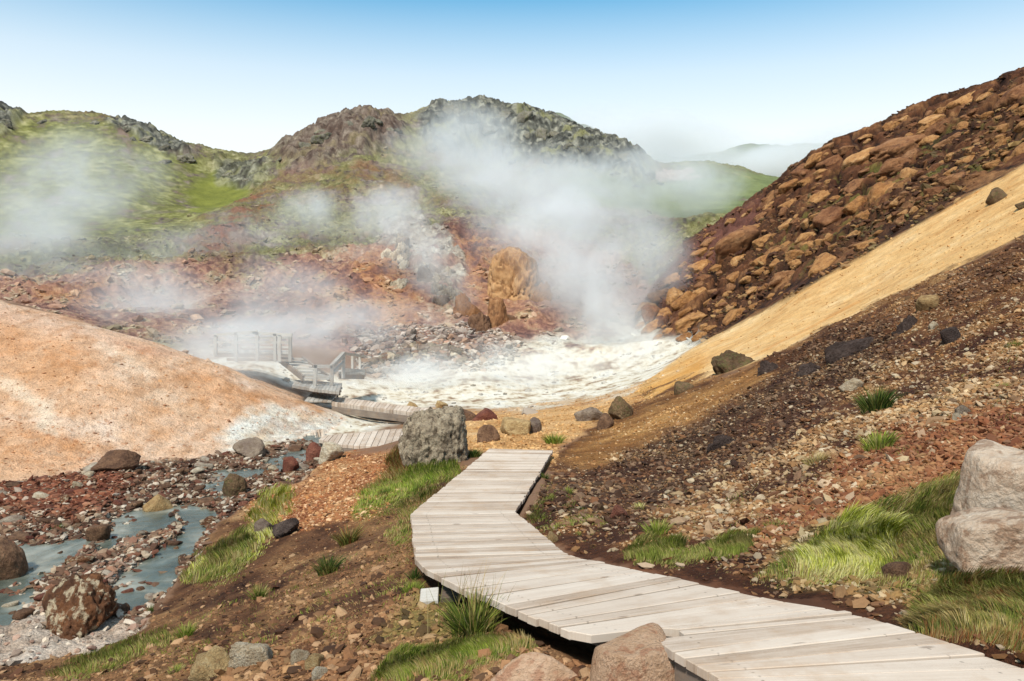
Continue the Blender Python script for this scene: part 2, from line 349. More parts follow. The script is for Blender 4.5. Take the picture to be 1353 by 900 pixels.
mix(Z['crag'], cragc)
cm = Z['crag'] * sstep(.12, .3, nL + .3 * nF) * .7
mix(cm, ramp(.5 + nL, [(0, hx('6e6c40')), (1, hx('908a58'))]))
bc = polymask(PXJ, PYJ, [(390,184),(428,152),(490,146),(532,162),(525,188),(470,200),(430,212),(360,214)], 8) * (rg > 90)
mix(bc * .55, ramp(.5 + nF, [(0, hx('5c4238')), (1, hx('987868'))]))
# right block slope: dark soil under the blocks, deepened with its cracks to paint crevice shade
mix(Z['blocks'], ramp(.5 + nB + .6 * nF, [(0, hx('20140f')), (.5, hx('3a241a')), (.8, hx('5c3c2a')), (1, hx('84603e'))]))
bcol = ramp(.5 + .5 * ((bid % 61) / 61 - .5) + .7 * nF + .4 * nB, [(0, hx('4a2a1c')), (.5, hx('7a4c30')), (1, hx('b07e52'))])
mix(Z['blocks'] * sstep(.06, .22, b2 - b1) * sstep(-.25, .15, nA + nB * .6) * .85, bcol)
mix(Z['blocks'] * sstep(-.05, -.3, nA + nB * .6) * sstep(.05, .2, b4 - b3) * .5, hx('7c5236'))
mix(Z['blocks'] * zone([(850,400),(900,330),(1000,270),(1010,300),(930,370),(870,430)], 10) * .7, hx('7c5046'))
mix(Z['blocks'] * sstep(.1, .3, nL + .4 * nF) * zone([(1000,330),(1100,240),(1353,130),(1353,200),(1200,300),(1060,360)], 12) * .5, hx('84803e'))
# valley
mix(Z['valley_ochre'], ramp(.5 + nB + .4 * nC, [(0, hx('a87444')), (.5, hx('c89862')), (1, hx('deb688'))]))
mix(Z['white'] * sstep(-.38, .05, nL + .5 * nF + .08), ramp(.5 + nL + .5 * nF, [(0, hx('b8a080')), (.35, hx('cfc0a8')), (.6, hx('ded4c4')), (1, hx('ece6dc'))]))
mix(Z['white'] * sstep(.14, .42, nL * .7 + .7 * nF) * .55, hx('948a80'))
# ochre slope, right
oc = ramp(.5 + .5 * nA + .45 * nB + .45 * nC, [(0, hx('cc965a')), (.5, hx('e3b478')), (1, hx('f1cf9e'))])
mix(Z['ochre'], oc)
mix(Z['ochre'] * polymask(PXJ, PYJ, [(840,525),(930,470),(930,500),(860,530)], 10) * .8, ramp(.5 + nB, [(0, hx('cc8a3c')), (1, hx('e0a658'))]))
mix(Z['ochre'] * sstep(.2, .5, fbm2(GX * .35, GY, 1.2, 4, .6, 33)) * .5, hx('d4904c'))
# left mound
mo = ramp(.55 + .55 * nB + .3 * nA + .4 * nC, [(0, hx('d09464')), (.35, hx('e0b08a')), (.65, hx('eac4a6')), (1, hx('f4dac6'))])
mix(Z['mound'], mo)
topm = polymask(PXG + jx * 30, PYG + jy * 25, [(-100,370),(0,398),(100,424),(200,454),(260,474),(200,475),(100,445),(0,425),(-100,405)], 12)
mix(Z['mound'] * topm * .8, ramp(.5 + nB, [(0, hx('d8a080')), (1, hx('eccbb0'))]))
om = np.clip(polymask(PXG + jx * 40, PYG + jy * 30, [(280,495),(340,520),(400,538),(380,550),(300,530),(240,500)], 14) + polymask(PXG + jx * 40, PYG + jy * 30, [(0,420),(90,455),(150,490),(80,500),(-20,470)], 16) * .8
             + polymask(PXG + jx * 40, PYG + jy * 30, [(-20,560),(60,570),(160,590),(80,625),(-20,635)], 14) * .8, 0, 1)
mix(Z['mound'] * om * sstep(-.4, .2, nB + nC) * .75, hx('cc8444'))
wm = polymask(PXG + jx * 50, PYG + jy * 40, [(270,600),(330,545),(400,535),(460,556),(420,580),(340,602)], 14)
mix(Z['mound'] * wm * sstep(-.5, .0, nB + .6 * nC), ramp(.5 + nC, [(0, hx('e8d4b8')), (1, hx('f8f4ec'))]))
wm2 = np.clip(polymask(PXG + jx * 50, PYG + jy * 40, [(0,490),(40,500),(70,555),(50,560),(20,520)], 9) + polymask(PXG + jx * 40, PYG + jy * 30, [(50,556),(80,560),(76,580),(52,570)], 6) + polymask(PXG + jx * 50, PYG + jy * 40, [(120,455),(220,500),(270,545),(210,535),(150,490)], 16) * .55, 0, 1)
mix(Z['mound'] * wm2 * .5, hx('efdcc4'))
rill = sstep(.62, .85, ridged2(GX + nB * .4, GY * .35, 1.3, 4, .6, 61))
mix(Z['mound'] * rill * .4, hx('b07440'))
mix(Z['ochre'] * sstep(.66, .85, ridged2(GX * .3, GY + nB * .3, 1.0, 4, .6, 62)) * .35, hx('b87c44'))
speck = sstep(.32, .5, fbm2(GX, GY, .16, 2, .5, 41))
mix(Z['mound'] * speck * .55 * sstep(-.2, .3, nB + .2), hx('a8622c'))
# left bank
bk = ramp(.5 + .8 * nB + .9 * nC, [(0, hx('402618')), (.4, hx('6c4830')), (.7, hx('906844')), (1, hx('b48e66'))])
mix(Z['bank'], bk)
mix(Z['bank_orange'] * .85 * sstep(-.5, 0, nB + .25), ramp(.5 + nB + .6 * nC, [(0, hx('96563c')), (.5, hx('bc8052')), (1, hx('d4a878'))]))
mix(Z['bank'] * sstep(.12, .35, nB + .5 * nC) * sstep(9, 7, rg) * .5, hx('8a5c40'))
# right gravel slope
rt = ramp(.5 + .8 * nB + .9 * nC, [(0, hx('3c2016')), (.4, hx('68402a')), (.7, hx('92643c')), (1, hx('b88c5c'))])
mix(Z['right'], rt)
mix(Z['right'] * polymask(PXJ, PYJ, [(740,610),(790,565),(1000,480),(1010,500),(900,560),(780,620)], 14) * .8, ramp(.5 + nB + nC, [(0, hx('9a6434')), (1, hx('cc9658'))]))
mix(Z['right'] * Z['right_dark'] * sstep(-.35, .1, nB + .5 * nC) * .9, ramp(.5 + nC, [(0, hx('2e2019')), (1, hx('664832'))]))
mix(Z['right'] * Z['right_red'] * .85, ramp(.5 + nB + nC, [(0, hx('683620')), (.6, hx('8c5434')), (1, hx('a87850'))]))
mix(Z['right'] * Z['right_top'] * .6, ramp(.5 + nB + nC, [(0, hx('4c3020')), (1, hx('966440'))]))
mix(Z['deck_soil'] * .9, ramp(.5 + 1.2 * nC, [(0, hx('341c12')), (.5, hx('54301e')), (1, hx('7c5038'))]))
gm = polymask(PXJ, PYJ, [(1000,760),(1060,700),(1150,670),(1260,630),(1262,760),(1353,760),(1353,840),(1230,800),(1130,790)], 10) * (rg < 12)
mix(gm * .6, hx('7c7040'))
gm2 = np.clip(polymask(PXJ, PYJ, [(462,672),(500,640),(560,606),(605,606),(600,630),(540,672),(470,690)], 8) + polymask(PXJ, PYJ, [(490,900),(560,850),(690,845),(700,870),(640,900)], 10), 0, 1) * (rg < 16)
mix(gm2 * .5, hx('8a8444'))
# stream
mix(Z['stream'], ramp(.5 + .6 * nB + .8 * nC + .2 * ((hid % 37) / 37 - .5), [(0, hx('3c2820')), (.4, hx('644838')), (.7, hx('907058')), (1, hx('c8b09a'))]))
mix(Z['stream_red'] * .9, ramp(.5 + nC + .3 * nB, [(0, hx('4c2416')), (.6, hx('7a4028')), (1, hx('a0664a'))]))
mix(Z['silt'] * sstep(-.4, .0, nB + .2), ramp(.5 + nC, [(0, hx('c8a488')), (1, hx('e8d8c8'))]))
edge_ = sstep(.05, .015, np.abs(GZ - WL - .02)) * sstep(.0, .35, nB + .3 * nC) * Z['stream']
mix(edge_ * .7, hx('e4d8c8'))
wet = sstep(.06, -.02, GZ - WL) * Z['stream'] * (1 - Z['silt'])
C = C * (1 - .45 * wet[..., None])          # stones below the water line are wet and darker
C *= (1 + .10 * nF)[..., None]
C = np.clip(C, .004, .92)
rough_w = np.clip(Z['hill'] * (1 - .5 * soft_) + Z['right'] + Z['bank'] * .8 + Z['stream'] + .6 * Z['valley_ochre'] + .85 * Z['mound'] + Z['blocks'] + .6 * Z['ochre'] + .12 * Z['white'], 0.12, 1)

# ---------------------------------------------------------------- mesh helpers
def link(me, name, mat=None, parent=None, smooth=True):
    o = bpy.data.objects.new(name, me); COL.objects.link(o)
    if mat: me.materials.append(mat)
    if parent: o.parent = parent
    me.polygons.foreach_set('use_smooth', np.full(len(me.polygons), smooth))
    return o
def np_mesh(name, V, faces, k, cols=None, attrs=None):
    """mesh from numpy arrays; faces: (m, k) vertex indices"""
    me = bpy.data.meshes.new(name)
    V = np.ascontiguousarray(V, np.float32); faces = np.ascontiguousarray(faces, np.int32)
    me.vertices.add(len(V)); me.vertices.foreach_set('co', V.ravel())
    m = len(faces); me.loops.add(m * k); me.loops.foreach_set('vertex_index', faces.ravel())
    me.polygons.add(m); me.polygons.foreach_set('loop_start', np.arange(0, m * k, k, dtype=np.int32))
    try: me.polygons.foreach_set('loop_total', np.full(m, k, np.int32))
    except Exception: pass
    me.update(calc_edges=True)
    if cols is not None:
        a = me.color_attributes.new('Col', 'FLOAT_COLOR', 'POINT')
        a.data.foreach_set('color', np.concatenate([cols, np.ones((len(cols), 1))], 1).astype(np.float32).ravel())
    for nm, v in (attrs or {}).items():
        a = me.attributes.new(nm, 'FLOAT', 'POINT'); a.data.foreach_set('value', v.astype(np.float32).ravel())
    me.validate()
    return me
def tag(o, label=None, cat=None, group=None, kind=None):
    for k, v in (('label', label), ('category', cat), ('group', group), ('kind', kind)):
        if v: o[k] = v
    return o
def empty(name, loc, label, cat, group=None, rz=0):
    o = bpy.data.objects.new(name, None); COL.objects.link(o); o.location = loc; o.rotation_euler = (0, 0, rz)
    o.empty_display_size = .2
    return tag(o, label, cat, group)

# ---------------------------------------------------------------- material helpers
class M:
    def __init__(s, name):
        s.m = bpy.data.materials.new(name); s.m.use_nodes = True; s.t = s.m.node_tree; s.t.nodes.clear()
        s.out = s.n('ShaderNodeOutputMaterial')
    def n(s, typ, **kw):
        nd = s.t.nodes.new(typ)
        for k, v in kw.items():
            if k.startswith('i_'):
                key = k[2:].replace('_', ' '); nd.inputs[key].default_value = v
            else: setattr(nd, k, v)
        return nd
    def l(s, a, b): s.t.links.new(a, b)
    def val(s, sock, v):
        if hasattr(v, 'is_output'): s.l(v, sock)
        else: sock.default_value = v
    def math(s, op, a, b=0.0, c=None, clamp=False):
        nd = s.n('ShaderNodeMath', operation=op); nd.use_clamp = clamp
        s.val(nd.inputs[0], a); s.val(nd.inputs[1], b)
        if c is not None: s.val(nd.inputs[2], c)
        return nd.outputs[0]
    def noise(s, vec, scale, detail=6, rough=.6, dist=0.0, dim='3D'):
        nd = s.n('ShaderNodeTexNoise', noise_dimensions=dim); s.l(vec, nd.inputs['Vector'])
        nd.inputs['Scale'].default_value = scale; nd.inputs['Detail'].default_value = detail; nd.inputs['Roughness'].default_value = rough; nd.inputs['Distortion'].default_value = dist
        return nd.outputs['Fac']
    def voro(s, vec, scale, feature='F1', out='Distance', rnd=1.0):
        nd = s.n('ShaderNodeTexVoronoi', feature=feature); s.l(vec, nd.inputs['Vector']); nd.inputs['Scale'].default_value = scale; nd.inputs['Randomness'].default_value = rnd
        return nd.outputs[out]
    def ramp(s, fac, stops):
        nd = s.n('ShaderNodeValToRGB'); s.l(fac, nd.inputs[0]); e = nd.color_ramp.elements
        while len(e) < len(stops): e.new(.5)
        for k, (p, c) in enumerate(stops):
            e[k].position = p; e[k].color = tuple(c) + (1,) if len(c) == 3 else c
        return nd.outputs[0]
    def mixc(s, fac, a, b, blend='MIX'):
        nd = s.n('ShaderNodeMix', data_type='RGBA', blend_type=blend); s.val(nd.inputs[0], fac)
        for sock, v in ((nd.inputs[6], a), (nd.inputs[7], b)):
            if hasattr(v, 'is_output'): s.l(v, sock)
            else: sock.default_value = tuple(v) + (1,)
        return nd.outputs[2]
    def mr(s, v, a, b, c, d_):
        nd = s.n('ShaderNodeMapRange'); s.l(v, nd.inputs[0])
        for i, x in enumerate((a, b, c, d_)): nd.inputs[i + 1].default_value = x
        return nd.outputs[0]
    def finish(s, color, rough=.9, bump=None, dist=.02, strength=1.0, spec=.2):
        b = s.n('ShaderNodeBsdfPrincipled'); s.val(b.inputs['Base Color'], color if hasattr(color, 'is_output') else tuple(color) + (1,))
        s.val(b.inputs['Roughness'], rough); b.inputs['Specular IOR Level'].default_value = spec
        if bump is not None:
            bn = s.n('ShaderNodeBump'); s.l(bump, bn.inputs['Height']); bn.inputs['Distance'].default_value = dist; s.val(bn.inputs['Strength'], strength)
            s.l(bn.outputs[0], b.inputs['Normal'])
        s.l(b.outputs[0], s.out.inputs['Surface']); s.bsdf = b
        return s.m

# ---------------------------------------------------------------- ground sheet
m = M('ground')
pos = m.n('ShaderNodeNewGeometry').outputs['Position']
colA = m.n('ShaderNodeAttribute', attribute_name='Col').outputs['Color']
rwA = m.n('ShaderNodeAttribute', attribute_name='Rgh').outputs['Fac']
n1 = m.noise(pos, 3.2, 9, .68); n2 = m.noise(pos, 34, 5, .7); vo = m.n('ShaderNodeTexVoronoi', feature='F1'); m.l(pos, vo.inputs['Vector']); vo.inputs['Scale'].default_value = 30
vc = m.n('ShaderNodeSeparateColor'); m.l(vo.outputs['Color'], vc.inputs[0])
f_ = m.math('ADD', m.math('MULTIPLY', m.math('SUBTRACT', n1, .5), 1.5), m.math('MULTIPLY', m.math('SUBTRACT', n2, .5), 1.0))
f_ = m.math('ADD', f_, m.math('MULTIPLY', m.math('SUBTRACT', vc.outputs[0], .5), .40))
f_ = m.math('ADD', 1.0, m.math('MULTIPLY', f_, rwA)); f_ = m.math('MAXIMUM', f_, .3)
cb = m.n('ShaderNodeVectorMath', operation='SCALE'); m.l(colA, cb.inputs[0]); m.l(f_, cb.inputs[3])
hb = m.math('ADD', m.math('MULTIPLY', n1, 2.6), m.math('MULTIPLY', n2, .5)); hb = m.math('SUBTRACT', hb, m.math('MULTIPLY', vo.outputs['Distance'], .35))
GROUND = m.finish(cb.outputs[0], .95, hb, .09, m.math('MULTIPLY', rwA, .9), .15)
idx = np.arange(NT * NR).reshape(NR, NT)
fc = np.stack([idx[:-1, :-1], idx[1:, :-1], idx[1:, 1:], idx[:-1, 1:]], -1).reshape(-1, 4)[:, ::-1]
V = np.stack([GX, GY, GZ], -1).reshape(-1, 3)
me = np_mesh('ground', V, fc, 4, C.reshape(-1, 3), {'Rgh': rough_w})
tag(link(me, 'ground', GROUND), 'rust, ochre and mossy geothermal valley ground with hillsides', kind='structure')

def gz(x, y):
    return bil(GZ, TH, LRR, np.arctan2(x, y), np.log(np.hypot(x, y)))
def hit(px, py):
    """where the sight line of a photo pixel meets the ground"""
    dx, dz = raydir(px, py); h = math.hypot(dx, 1.0); t_ = math.atan2(dx, 1.0)
    r_ = np.exp(np.linspace(math.log(2.4), math.log(160), 6000))
    zt = bil(GZ, TH, LRR, np.full(r_.shape, t_), np.log(r_)); zr = CAMZ + dz / h * r_
    k = np.argmax(zr <= zt)
    if zr[k] > zt[k]: k = len(r_) - 1
    Y = r_[k] / h
    return np.array([dx * Y, Y, zt[k]])

# water of the stream
wx = np.linspace(-16, 2, 60); wy = np.linspace(6.5, 26, 70)
a_, b_ = np.meshgrid(wx, wy); wz = wlevel(a_, b_)
idx = np.arange(a_.size).reshape(a_.shape); fc = np.stack([idx[:-1, :-1], idx[:-1, 1:], idx[1:, 1:], idx[1:, :-1]], -1).reshape(-1, 4)
keep = (bil(Z['stream'], TH, LRR, np.arctan2(a_, b_), np.log(np.hypot(a_, b_))) > .02)
fk = keep.ravel()[fc].any(1)
m = M('stream_water'); pos = m.n('ShaderNodeNewGeometry').outputs['Position']
wn = m.noise(pos, 5, 5, .6, .6)
wc = m.ramp(m.noise(pos, .8, 4, .6, .5), [(.3, hx('40463e', .8)), (.5, hx('64685e', .8)), (.66, hx('a09c8e', .8)), (.8, hx('d0c8ba', .8))])
WATER = m.finish(wc, .22, wn, .03, .7, .25)
tag(link(np_mesh('stream', np.stack([a_, b_, wz], -1).reshape(-1, 3), fc[fk], 4), 'stream', WATER), 'shallow grey green hot spring stream', kind='structure')
PXJ = PXG + jx * 20; PYJ = PYG + jy * 16
# ---------------------------------------------------------------- rocks
_ico = {}
def ico(sub):
    if sub not in _ico:
        bm = bmesh.new(); bmesh.ops.create_icosphere(bm, subdivisions=sub, radius=1); bm.verts.ensure_lookup_table()
        _ico[sub] = (np.array([v.co[:] for v in bm.verts]), np.array([[v.index for v in f.verts] for f in bm.faces])); bm.free()
    return _ico[sub]
def rock_shape(seed, sub=4, planes=9, p=10, rough=.10, pits=0.0, boxy=0.0, cracks=0.0, cs=.8):
    g = np.random.default_rng(seed); D, Fc = ico(sub); D = D / np.linalg.norm(D, axis=1)[:, None]
    N = g.normal(size=(planes, 3)); N /= np.linalg.norm(N, axis=1)[:, None]; H = g.uniform(.62, 1.0, planes)
    if boxy:
        B = np.concatenate([np.eye(3), -np.eye(3)]) + g.normal(size=(6, 3)) * .16; B /= np.linalg.norm(B, axis=1)[:, None]
        N = np.concatenate([N, B]); H = np.concatenate([H / boxy, g.uniform(.6, .72, 6)])
    t = np.maximum(D @ N.T / H, 1e-4)
    r = 1 / ((t ** p).sum(1) + .25 ** p) ** (1 / p); r = np.minimum(r, 1.35)
    P = D * r[:, None]; o = seed * 3.17
    r = r * (1 + rough * fbm3(P + o, .9, 5, .55) + rough * .5 * (1 - 2 * np.abs(fbm3(P * 1.0 + o + 9, .45, 3, .5))) - rough * .25)
    if pits: r = r - pits * np.clip(fbm3(P + o + 30, .16, 3, .6) - .05, 0, 1) + pits * .6 * fbm3(P + o + 50, .09, 2, .6)
    if cracks: r = r - cracks * sstep(.07, 0, np.abs(fbm3(P * np.array([1, 1, 1.6]) + o + 70, cs, 2, .5)))
    P = D * r[:, None]
    lo, hi = P.min(0), P.max(0); P = (P - (lo + hi) / 2) / ((hi - lo) / 2)
    return P, Fc
_rm = {}
def rock_mesh(kind, seed, sub=4, **kw):
    k = (kind, seed, sub)
    if k not in _rm:
        P, Fc = rock_shape(seed, sub, **kw); _rm[k] = np_mesh('rock', P, Fc, 3)
        _rm[k].polygons.foreach_set('use_smooth', np.ones(len(Fc), bool))
    return _rm[k]
def rock_mat(name, stops, sc=1.6, spots=None, spot_amt=.6, bump=.05, fine=14, top=None):
    m = M(name); tc = m.n('ShaderNodeTexCoord').outputs['Object']; oi = m.n('ShaderNodeObjectInfo').outputs['Random']
    ad = m.n('ShaderNodeVectorMath', operation='ADD'); m.l(tc, ad.inputs[0]); cmb = m.n('ShaderNodeCombineXYZ'); m.l(m.math('MULTIPLY', oi, 37.0), cmb.inputs[0]); m.l(cmb.outputs[0], ad.inputs[1]); v = ad.outputs[0]
    a = m.noise(v, sc, 8, .62, .3); b = m.noise(v, fine, 6, .7)
    f = m.math('ADD', m.math('MULTIPLY', a, .72), m.math('MULTIPLY', b, .5)); f = m.math('ADD', f, m.math('MULTIPLY', m.math('SUBTRACT', oi, .5), .18)); f = m.math('SUBTRACT', f, .1)
    c = m.ramp(f, stops)
    if spots is not None:
        s_ = m.mr(m.noise(v, sc * 2.3, 6, .65, .4), .52, .60, 0, spot_amt); c = m.mixc(s_, c, spots)
    if top is not None:      # dust or mineral crust lying on upward faces
        nz_ = m.n('ShaderNodeSeparateXYZ'); m.l(m.n('ShaderNodeNewGeometry').outputs['Normal'], nz_.inputs[0])
        s_ = m.math('MULTIPLY', m.mr(m.math('ADD', nz_.outputs[2], m.math('MULTIPLY', m.math('SUBTRACT', a, .5), 1.6)), .45, .9, 0, 1), .75); c = m.mixc(s_, c, top)
    cv = m.math('ADD', m.math('MULTIPLY', b, 1.0), m.math('MULTIPLY', a, .8))
    cv = m.math('SUBTRACT', cv, m.math('MULTIPLY', m.voro(v, fine * .8), .35))
    return m.finish(c, .93, cv, bump, .9, .2)
S = lambda *h: [(i / (len(h) - 1) * .6 + .2, hx(c)) for i, c in enumerate(h)]
RM = {
 'grey': rock_mat('grey_lava', S('46382c', '8c7a66', 'c0ac92', 'e6d6be'), 2.8, hx('4c3c2e'), .75, .10, 9),
 'brown': rock_mat('brown_rock', S('3c2a22', '6a4c3a', '8e6a50', 'b08c70'), 1.5, hx('4a3228'), .5, .05, 10),
 'rust': rock_mat('rust_rock', S('30201a', '62402c', '8c5c3c', 'b88c64'), 1.2, hx('d8c4a4'), .75, .07, 8),
 'tan': rock_mat('tan_rock', S('7a5a3c', 'a88458', 'c8a878', 'e0c8a0'), 1.5, hx('8a6848'), .4, .05, 10),
 'sand': rock_mat('sand_rock', S('9c7458', 'c49c7c', 'dcb698', 'eccdb2'), 1.1, hx('a8684a'), .5, .03, 16),
 'pale': rock_mat('pale_rock', S('8e7458', 'bca486', 'dccab0', 'f0e4d0'), 1.6, hx('9a7e64'), .5, .05, 10),
 'pink': rock_mat('pinkish_rock', S('946c50', 'c09c80', 'dcc2aa', 'f0dcc8'), 1.3, hx('8c6448'), .6, .04, 12),
 'dark': rock_mat('dark_rock', S('221a16', '3a2c26', '564640', '7c6a5e'), 1.5, hx('2c201a'), .5, .06, 10),
 'purple': rock_mat('purple_rock', S('4e3e36', '766258', '94806e', 'b4a28e'), 1.5, hx('64503e'), .5, .05, 10),
 'red': rock_mat('red_rock', S('48241c', '744032', '94604c', 'b48870'), 1.5, hx('583028'), .5, .05, 10),
 'moss': rock_mat('mossy_rock', S('34281e', '604a36', '84684c', 'a88c68'), 1.8, hx('66623a'), .6, .06, 9),
 'block': rock_mat('orange_block', S('6c4226', '9c6a3e', 'bc8a58', 'd8b084'), 1.3, hx('6c4630'), .55, .07, 7),
 'block_dark': rock_mat('brown_block', S('4c2c1e', '7c5034', '9c6e4a', 'bc9068'), 1.3, hx('4c3024'), .55, .07, 7),
 'stone': rock_mat('stream_stone', S('5c4a40', '94806e', 'c0b09c', 'e2d8ca'), .9, hx('7c4c38'), .45, .05, 8),
 'crackle': rock_mat('crackled_orange', S('7c5034', 'ac7c50', 'cc9e70', 'e0bc94'), 1.6, hx('6c4430'), .5, .09, 6),
 'crag': rock_mat('crag_rock', S('322c28', '5e584e', '827a6c', 'a89e8a'), 1.5, hx('6a683c'), .5, .08, 7),
}
def put_rock(name, mesh, mat, P, half, rot=(0, 0, 0)):
    me = mesh if not mesh.materials or mesh.materials[0] == mat else None
    if me is None:
        key = (mesh.name, mat.name)
        if key not in _rm: _rm[key] = mesh.copy(); _rm[key].materials.clear()
        me = _rm[key]
    if not me.materials: me.materials.append(mat)
    o = bpy.data.objects.new(name, me); COL.objects.link(o); o.location = P; o.scale = half; o.rotation_euler = rot
    return o
def rock(bb, kind, label, name='rock', seed=1, sub=4, depth=.85, sink=.28, tilt=0, cat='rock', group=None, rz=None, base=None, **kw):
    """one rock standing on the ground inside a photo box x0, y0, x1, y1"""
    x0, y0, x1, y1 = bb; P = hit((x0 + x1) / 2, base or y1 - (y1 - y0) * .06); Y = P[1]
    w_, h_ = (x1 - x0) * Y / F / 2, (y1 - y0) * Y / F
    H = h_ * (1 + sink) / 2; zc = CAMZ + raydir((x0 + x1) / 2, y0)[1] * (Y + w_ * depth * .6) - H
    ctr = (P[0] + (P[0] / Y) * w_ * depth * .6, Y + w_ * depth * .6, zc)
    k = dict(planes=9, p=10, rough=.12); k.update(kw)
    o = put_rock(name, rock_mesh(kind + name, seed, sub, **k), RM[kind], ctr, (w_, w_ * depth, H), (0, R(tilt), rz if rz is not None else 0))
    return tag(o, label, cat, group)

# the big boulders and named single rocks
rock((524,538,623,619), 'grey', 'large grey pitted lava boulder beside the far end of the boardwalk', 'boulder', 3, 6, .9, .75, cat='boulder', planes=11, p=14, rough=.16, pits=.16, boxy=1.15)
rock((43,764,152,842), 'rust', 'rust brown boulder with a white mineral patch in the lower stream', 'boulder', 5, 6, .85, .6, cat='boulder', planes=8, p=9, rough=.28, pits=.05, cracks=.10)
rock((-34,708,33,775), 'brown', 'grey brown boulder cut by the left picture edge in the stream', 'boulder', 7, 5, .9, .25, cat='boulder')
rock((1256,590,1440,712), 'pink', 'upper pale pinkish boulder on the right bank above its twin', 'boulder', 17, 6, .8, .35, cat='boulder', planes=10, p=18, rough=.10, boxy=1.3, base=735)
rock((1254,672,1430,785), 'pink', 'lower pale pinkish boulder among the grass on the right bank', 'boulder', 23, 6, .7, .3, cat='boulder', planes=10, p=14, rough=.10, boxy=1.3)
rock((776,833,904,960), 'sand', 'smooth tan sandstone boulder poking through the notch in the boardwalk', 'boulder', 30, 6, .6, .5, cat='boulder', planes=4, p=5, rough=.035, base=905)
rock((620,850,830,990), 'sand', 'broad low sandstone slab under the open boardwalk edge', 'rock', 31, 5, .6, .6, planes=4, p=5, rough=.04, base=900)
rock((128,594,183,624), 'brown', 'round brown boulder at the foot of the ochre mound', 'boulder', 41, 5, .9)
rock((308,579,352,605), 'purple', 'dark pointed rock where the mound meets the stream', 'rock', 43, 5, .9, planes=7, p=12)
rock((292,624,326,657), 'moss', 'tan sharp edged rock standing in the middle of the stream stones', 'rock', 47, 5, .9, planes=6, p=14)
rock((374,603,397,627), 'red', 'small dark red upright stone by the stream bend', 'rock', 49, 4, .9, planes=6, p=14)
rock((419,585,454,611), 'pale', 'light grey rock under the near corner of the distant deck', 'rock', 51, 5, .9)
rock((404,584,436,608), 'red', 'reddish rock half hidden behind the light grey rock by the distant deck', 'rock', 53, 4, .9)
rock((192,653,230,682), 'tan', 'squat tan rock in the upper stream channel', 'rock', 55, 5, .9, planes=7)
rock((114,691,147,716), 'brown', 'cubic dark brown rock beside the left water channel', 'rock', 57, 4, .9, boxy=1.1)
rock((360,684,397,709), 'dark', 'black lava rock lying by the yellow grass on the bank', 'rock', 59, 5, .9, rough=.2)
rock((336,685,362,706), 'purple', 'small purple grey rock next to the black lava rock', 'rock', 61, 4, .9)
rock((302,843,370,880), 'pale', 'pale weathered rock bedded in the bank at the bottom', 'rock', 63, 5, .8, .9, planes=5, p=14, rough=.22, boxy=1.3, tilt=8)
rock((256,858,312,896), 'tan', 'pale tan flat rock sunk in the lower bank', 'rock', 66, 5, .8, .9, planes=5, p=14, rough=.22, boxy=1.3, tilt=-22)
rock((384,858,409,878), 'pale', 'small pale stone right of the weathered bank rock', 'stone', 67, 4, .9, .6, cat='stone')
rock((402,863,428,884), 'tan', 'small tan stone in the middle of three on the lower bank', 'stone', 69, 4, .9, .6, cat='stone')
rock((412,880,436,898), 'pale', 'small cream stone lowest of three on the lower bank', 'stone', 71, 4, .9, .6, cat='stone')
rock((630,561,661,585), 'brown', 'round brown rock right of the big grey boulder', 'rock', 73, 4, .9)
rock((660,551,702,576), 'tan', 'flat topped tan rock past the end of the boardwalk', 'rock', 75, 5, .9, boxy=1.1)
rock((694,552,716,573), 'purple', 'dark purple stone touching the flat tan rock', 'rock', 77, 4, .9)
rock((624,540,658,556), 'red', 'dark red slab rock behind the big grey boulder', 'rock', 79, 4, .9, .5)
rock((604,541,632,557), 'brown', 'low brown rock peeping behind the big boulder', 'rock', 81, 4, .9, .5)
rock((504,539,525,554), 'tan', 'tan stone in front of the far plank walk', 'stone', 83, 4, .9, cat='stone')
rock((536,531,552,541), 'tan', 'small tan stone on the white mud left of two', 'stone', 85, 4, .9, cat='stone')
rock((575,529,592,540), 'tan', 'small tan stone on the white mud behind the boulder', 'stone', 87, 4, .9, cat='stone')
rock((758,537,806,557), 'purple', 'flat purple grey slab on the ochre rise', 'rock', 89, 5, .9, .8)
rock((803,522,837,556), 'moss', 'lichen covered grey green rock on the ochre ridge', 'rock', 91, 5, .9, pits=.08)
rock((788,546,812,568), 'brown', 'brown rock below the lichen covered rock', 'rock', 93, 4, .9)
rock((950,458,1010,486), 'moss', 'dark mossy outcrop on the lip of the ochre slope', 'rock', 95, 5, .5, 2.0, tilt=-28, rough=.4, pits=.1)
rock((1003,474,1036,492), 'dark', 'dark jagged outcrop rock at the gravel top', 'rock', 97, 5, .5, 2.0, tilt=-30, rough=.4)
rock((890,500,922,518), 'moss', 'brown green outcrop hump where gravel meets ochre', 'rock', 99, 4, .8, .9, tilt=-24)
rock((1305,247,1331,268), 'moss', 'lone brown mossy rock resting on the bright ochre slope', 'rock', 101, 4, .9, .3)
rock((1340,264,1366,275), 'moss', 'low mossy lump on the ochre slope at the right edge', 'rock', 103, 4, .9, .5)
rock((1209,389,1240,412), 'tan', 'sandy tan rock high on the gravel slope', 'rock', 105, 4, .9)
rock((1176,418,1222,438), 'dark', 'broad black rock face below the sandy tan rock', 'rock', 107, 5, .5, 2.2, tilt=-18, rough=.35)
rock((1092,446,1172,467), 'dark', 'long dark lava outcrop lying across the upper gravel slope', 'rock', 109, 5, .4, 2.5, tilt=-18, rough=.35)
rock((1050,476,1100,492), 'dark', 'flat dark lava patch below the long lava outcrop', 'rock', 108, 5, .5, 2.5, tilt=-18, rough=.35)
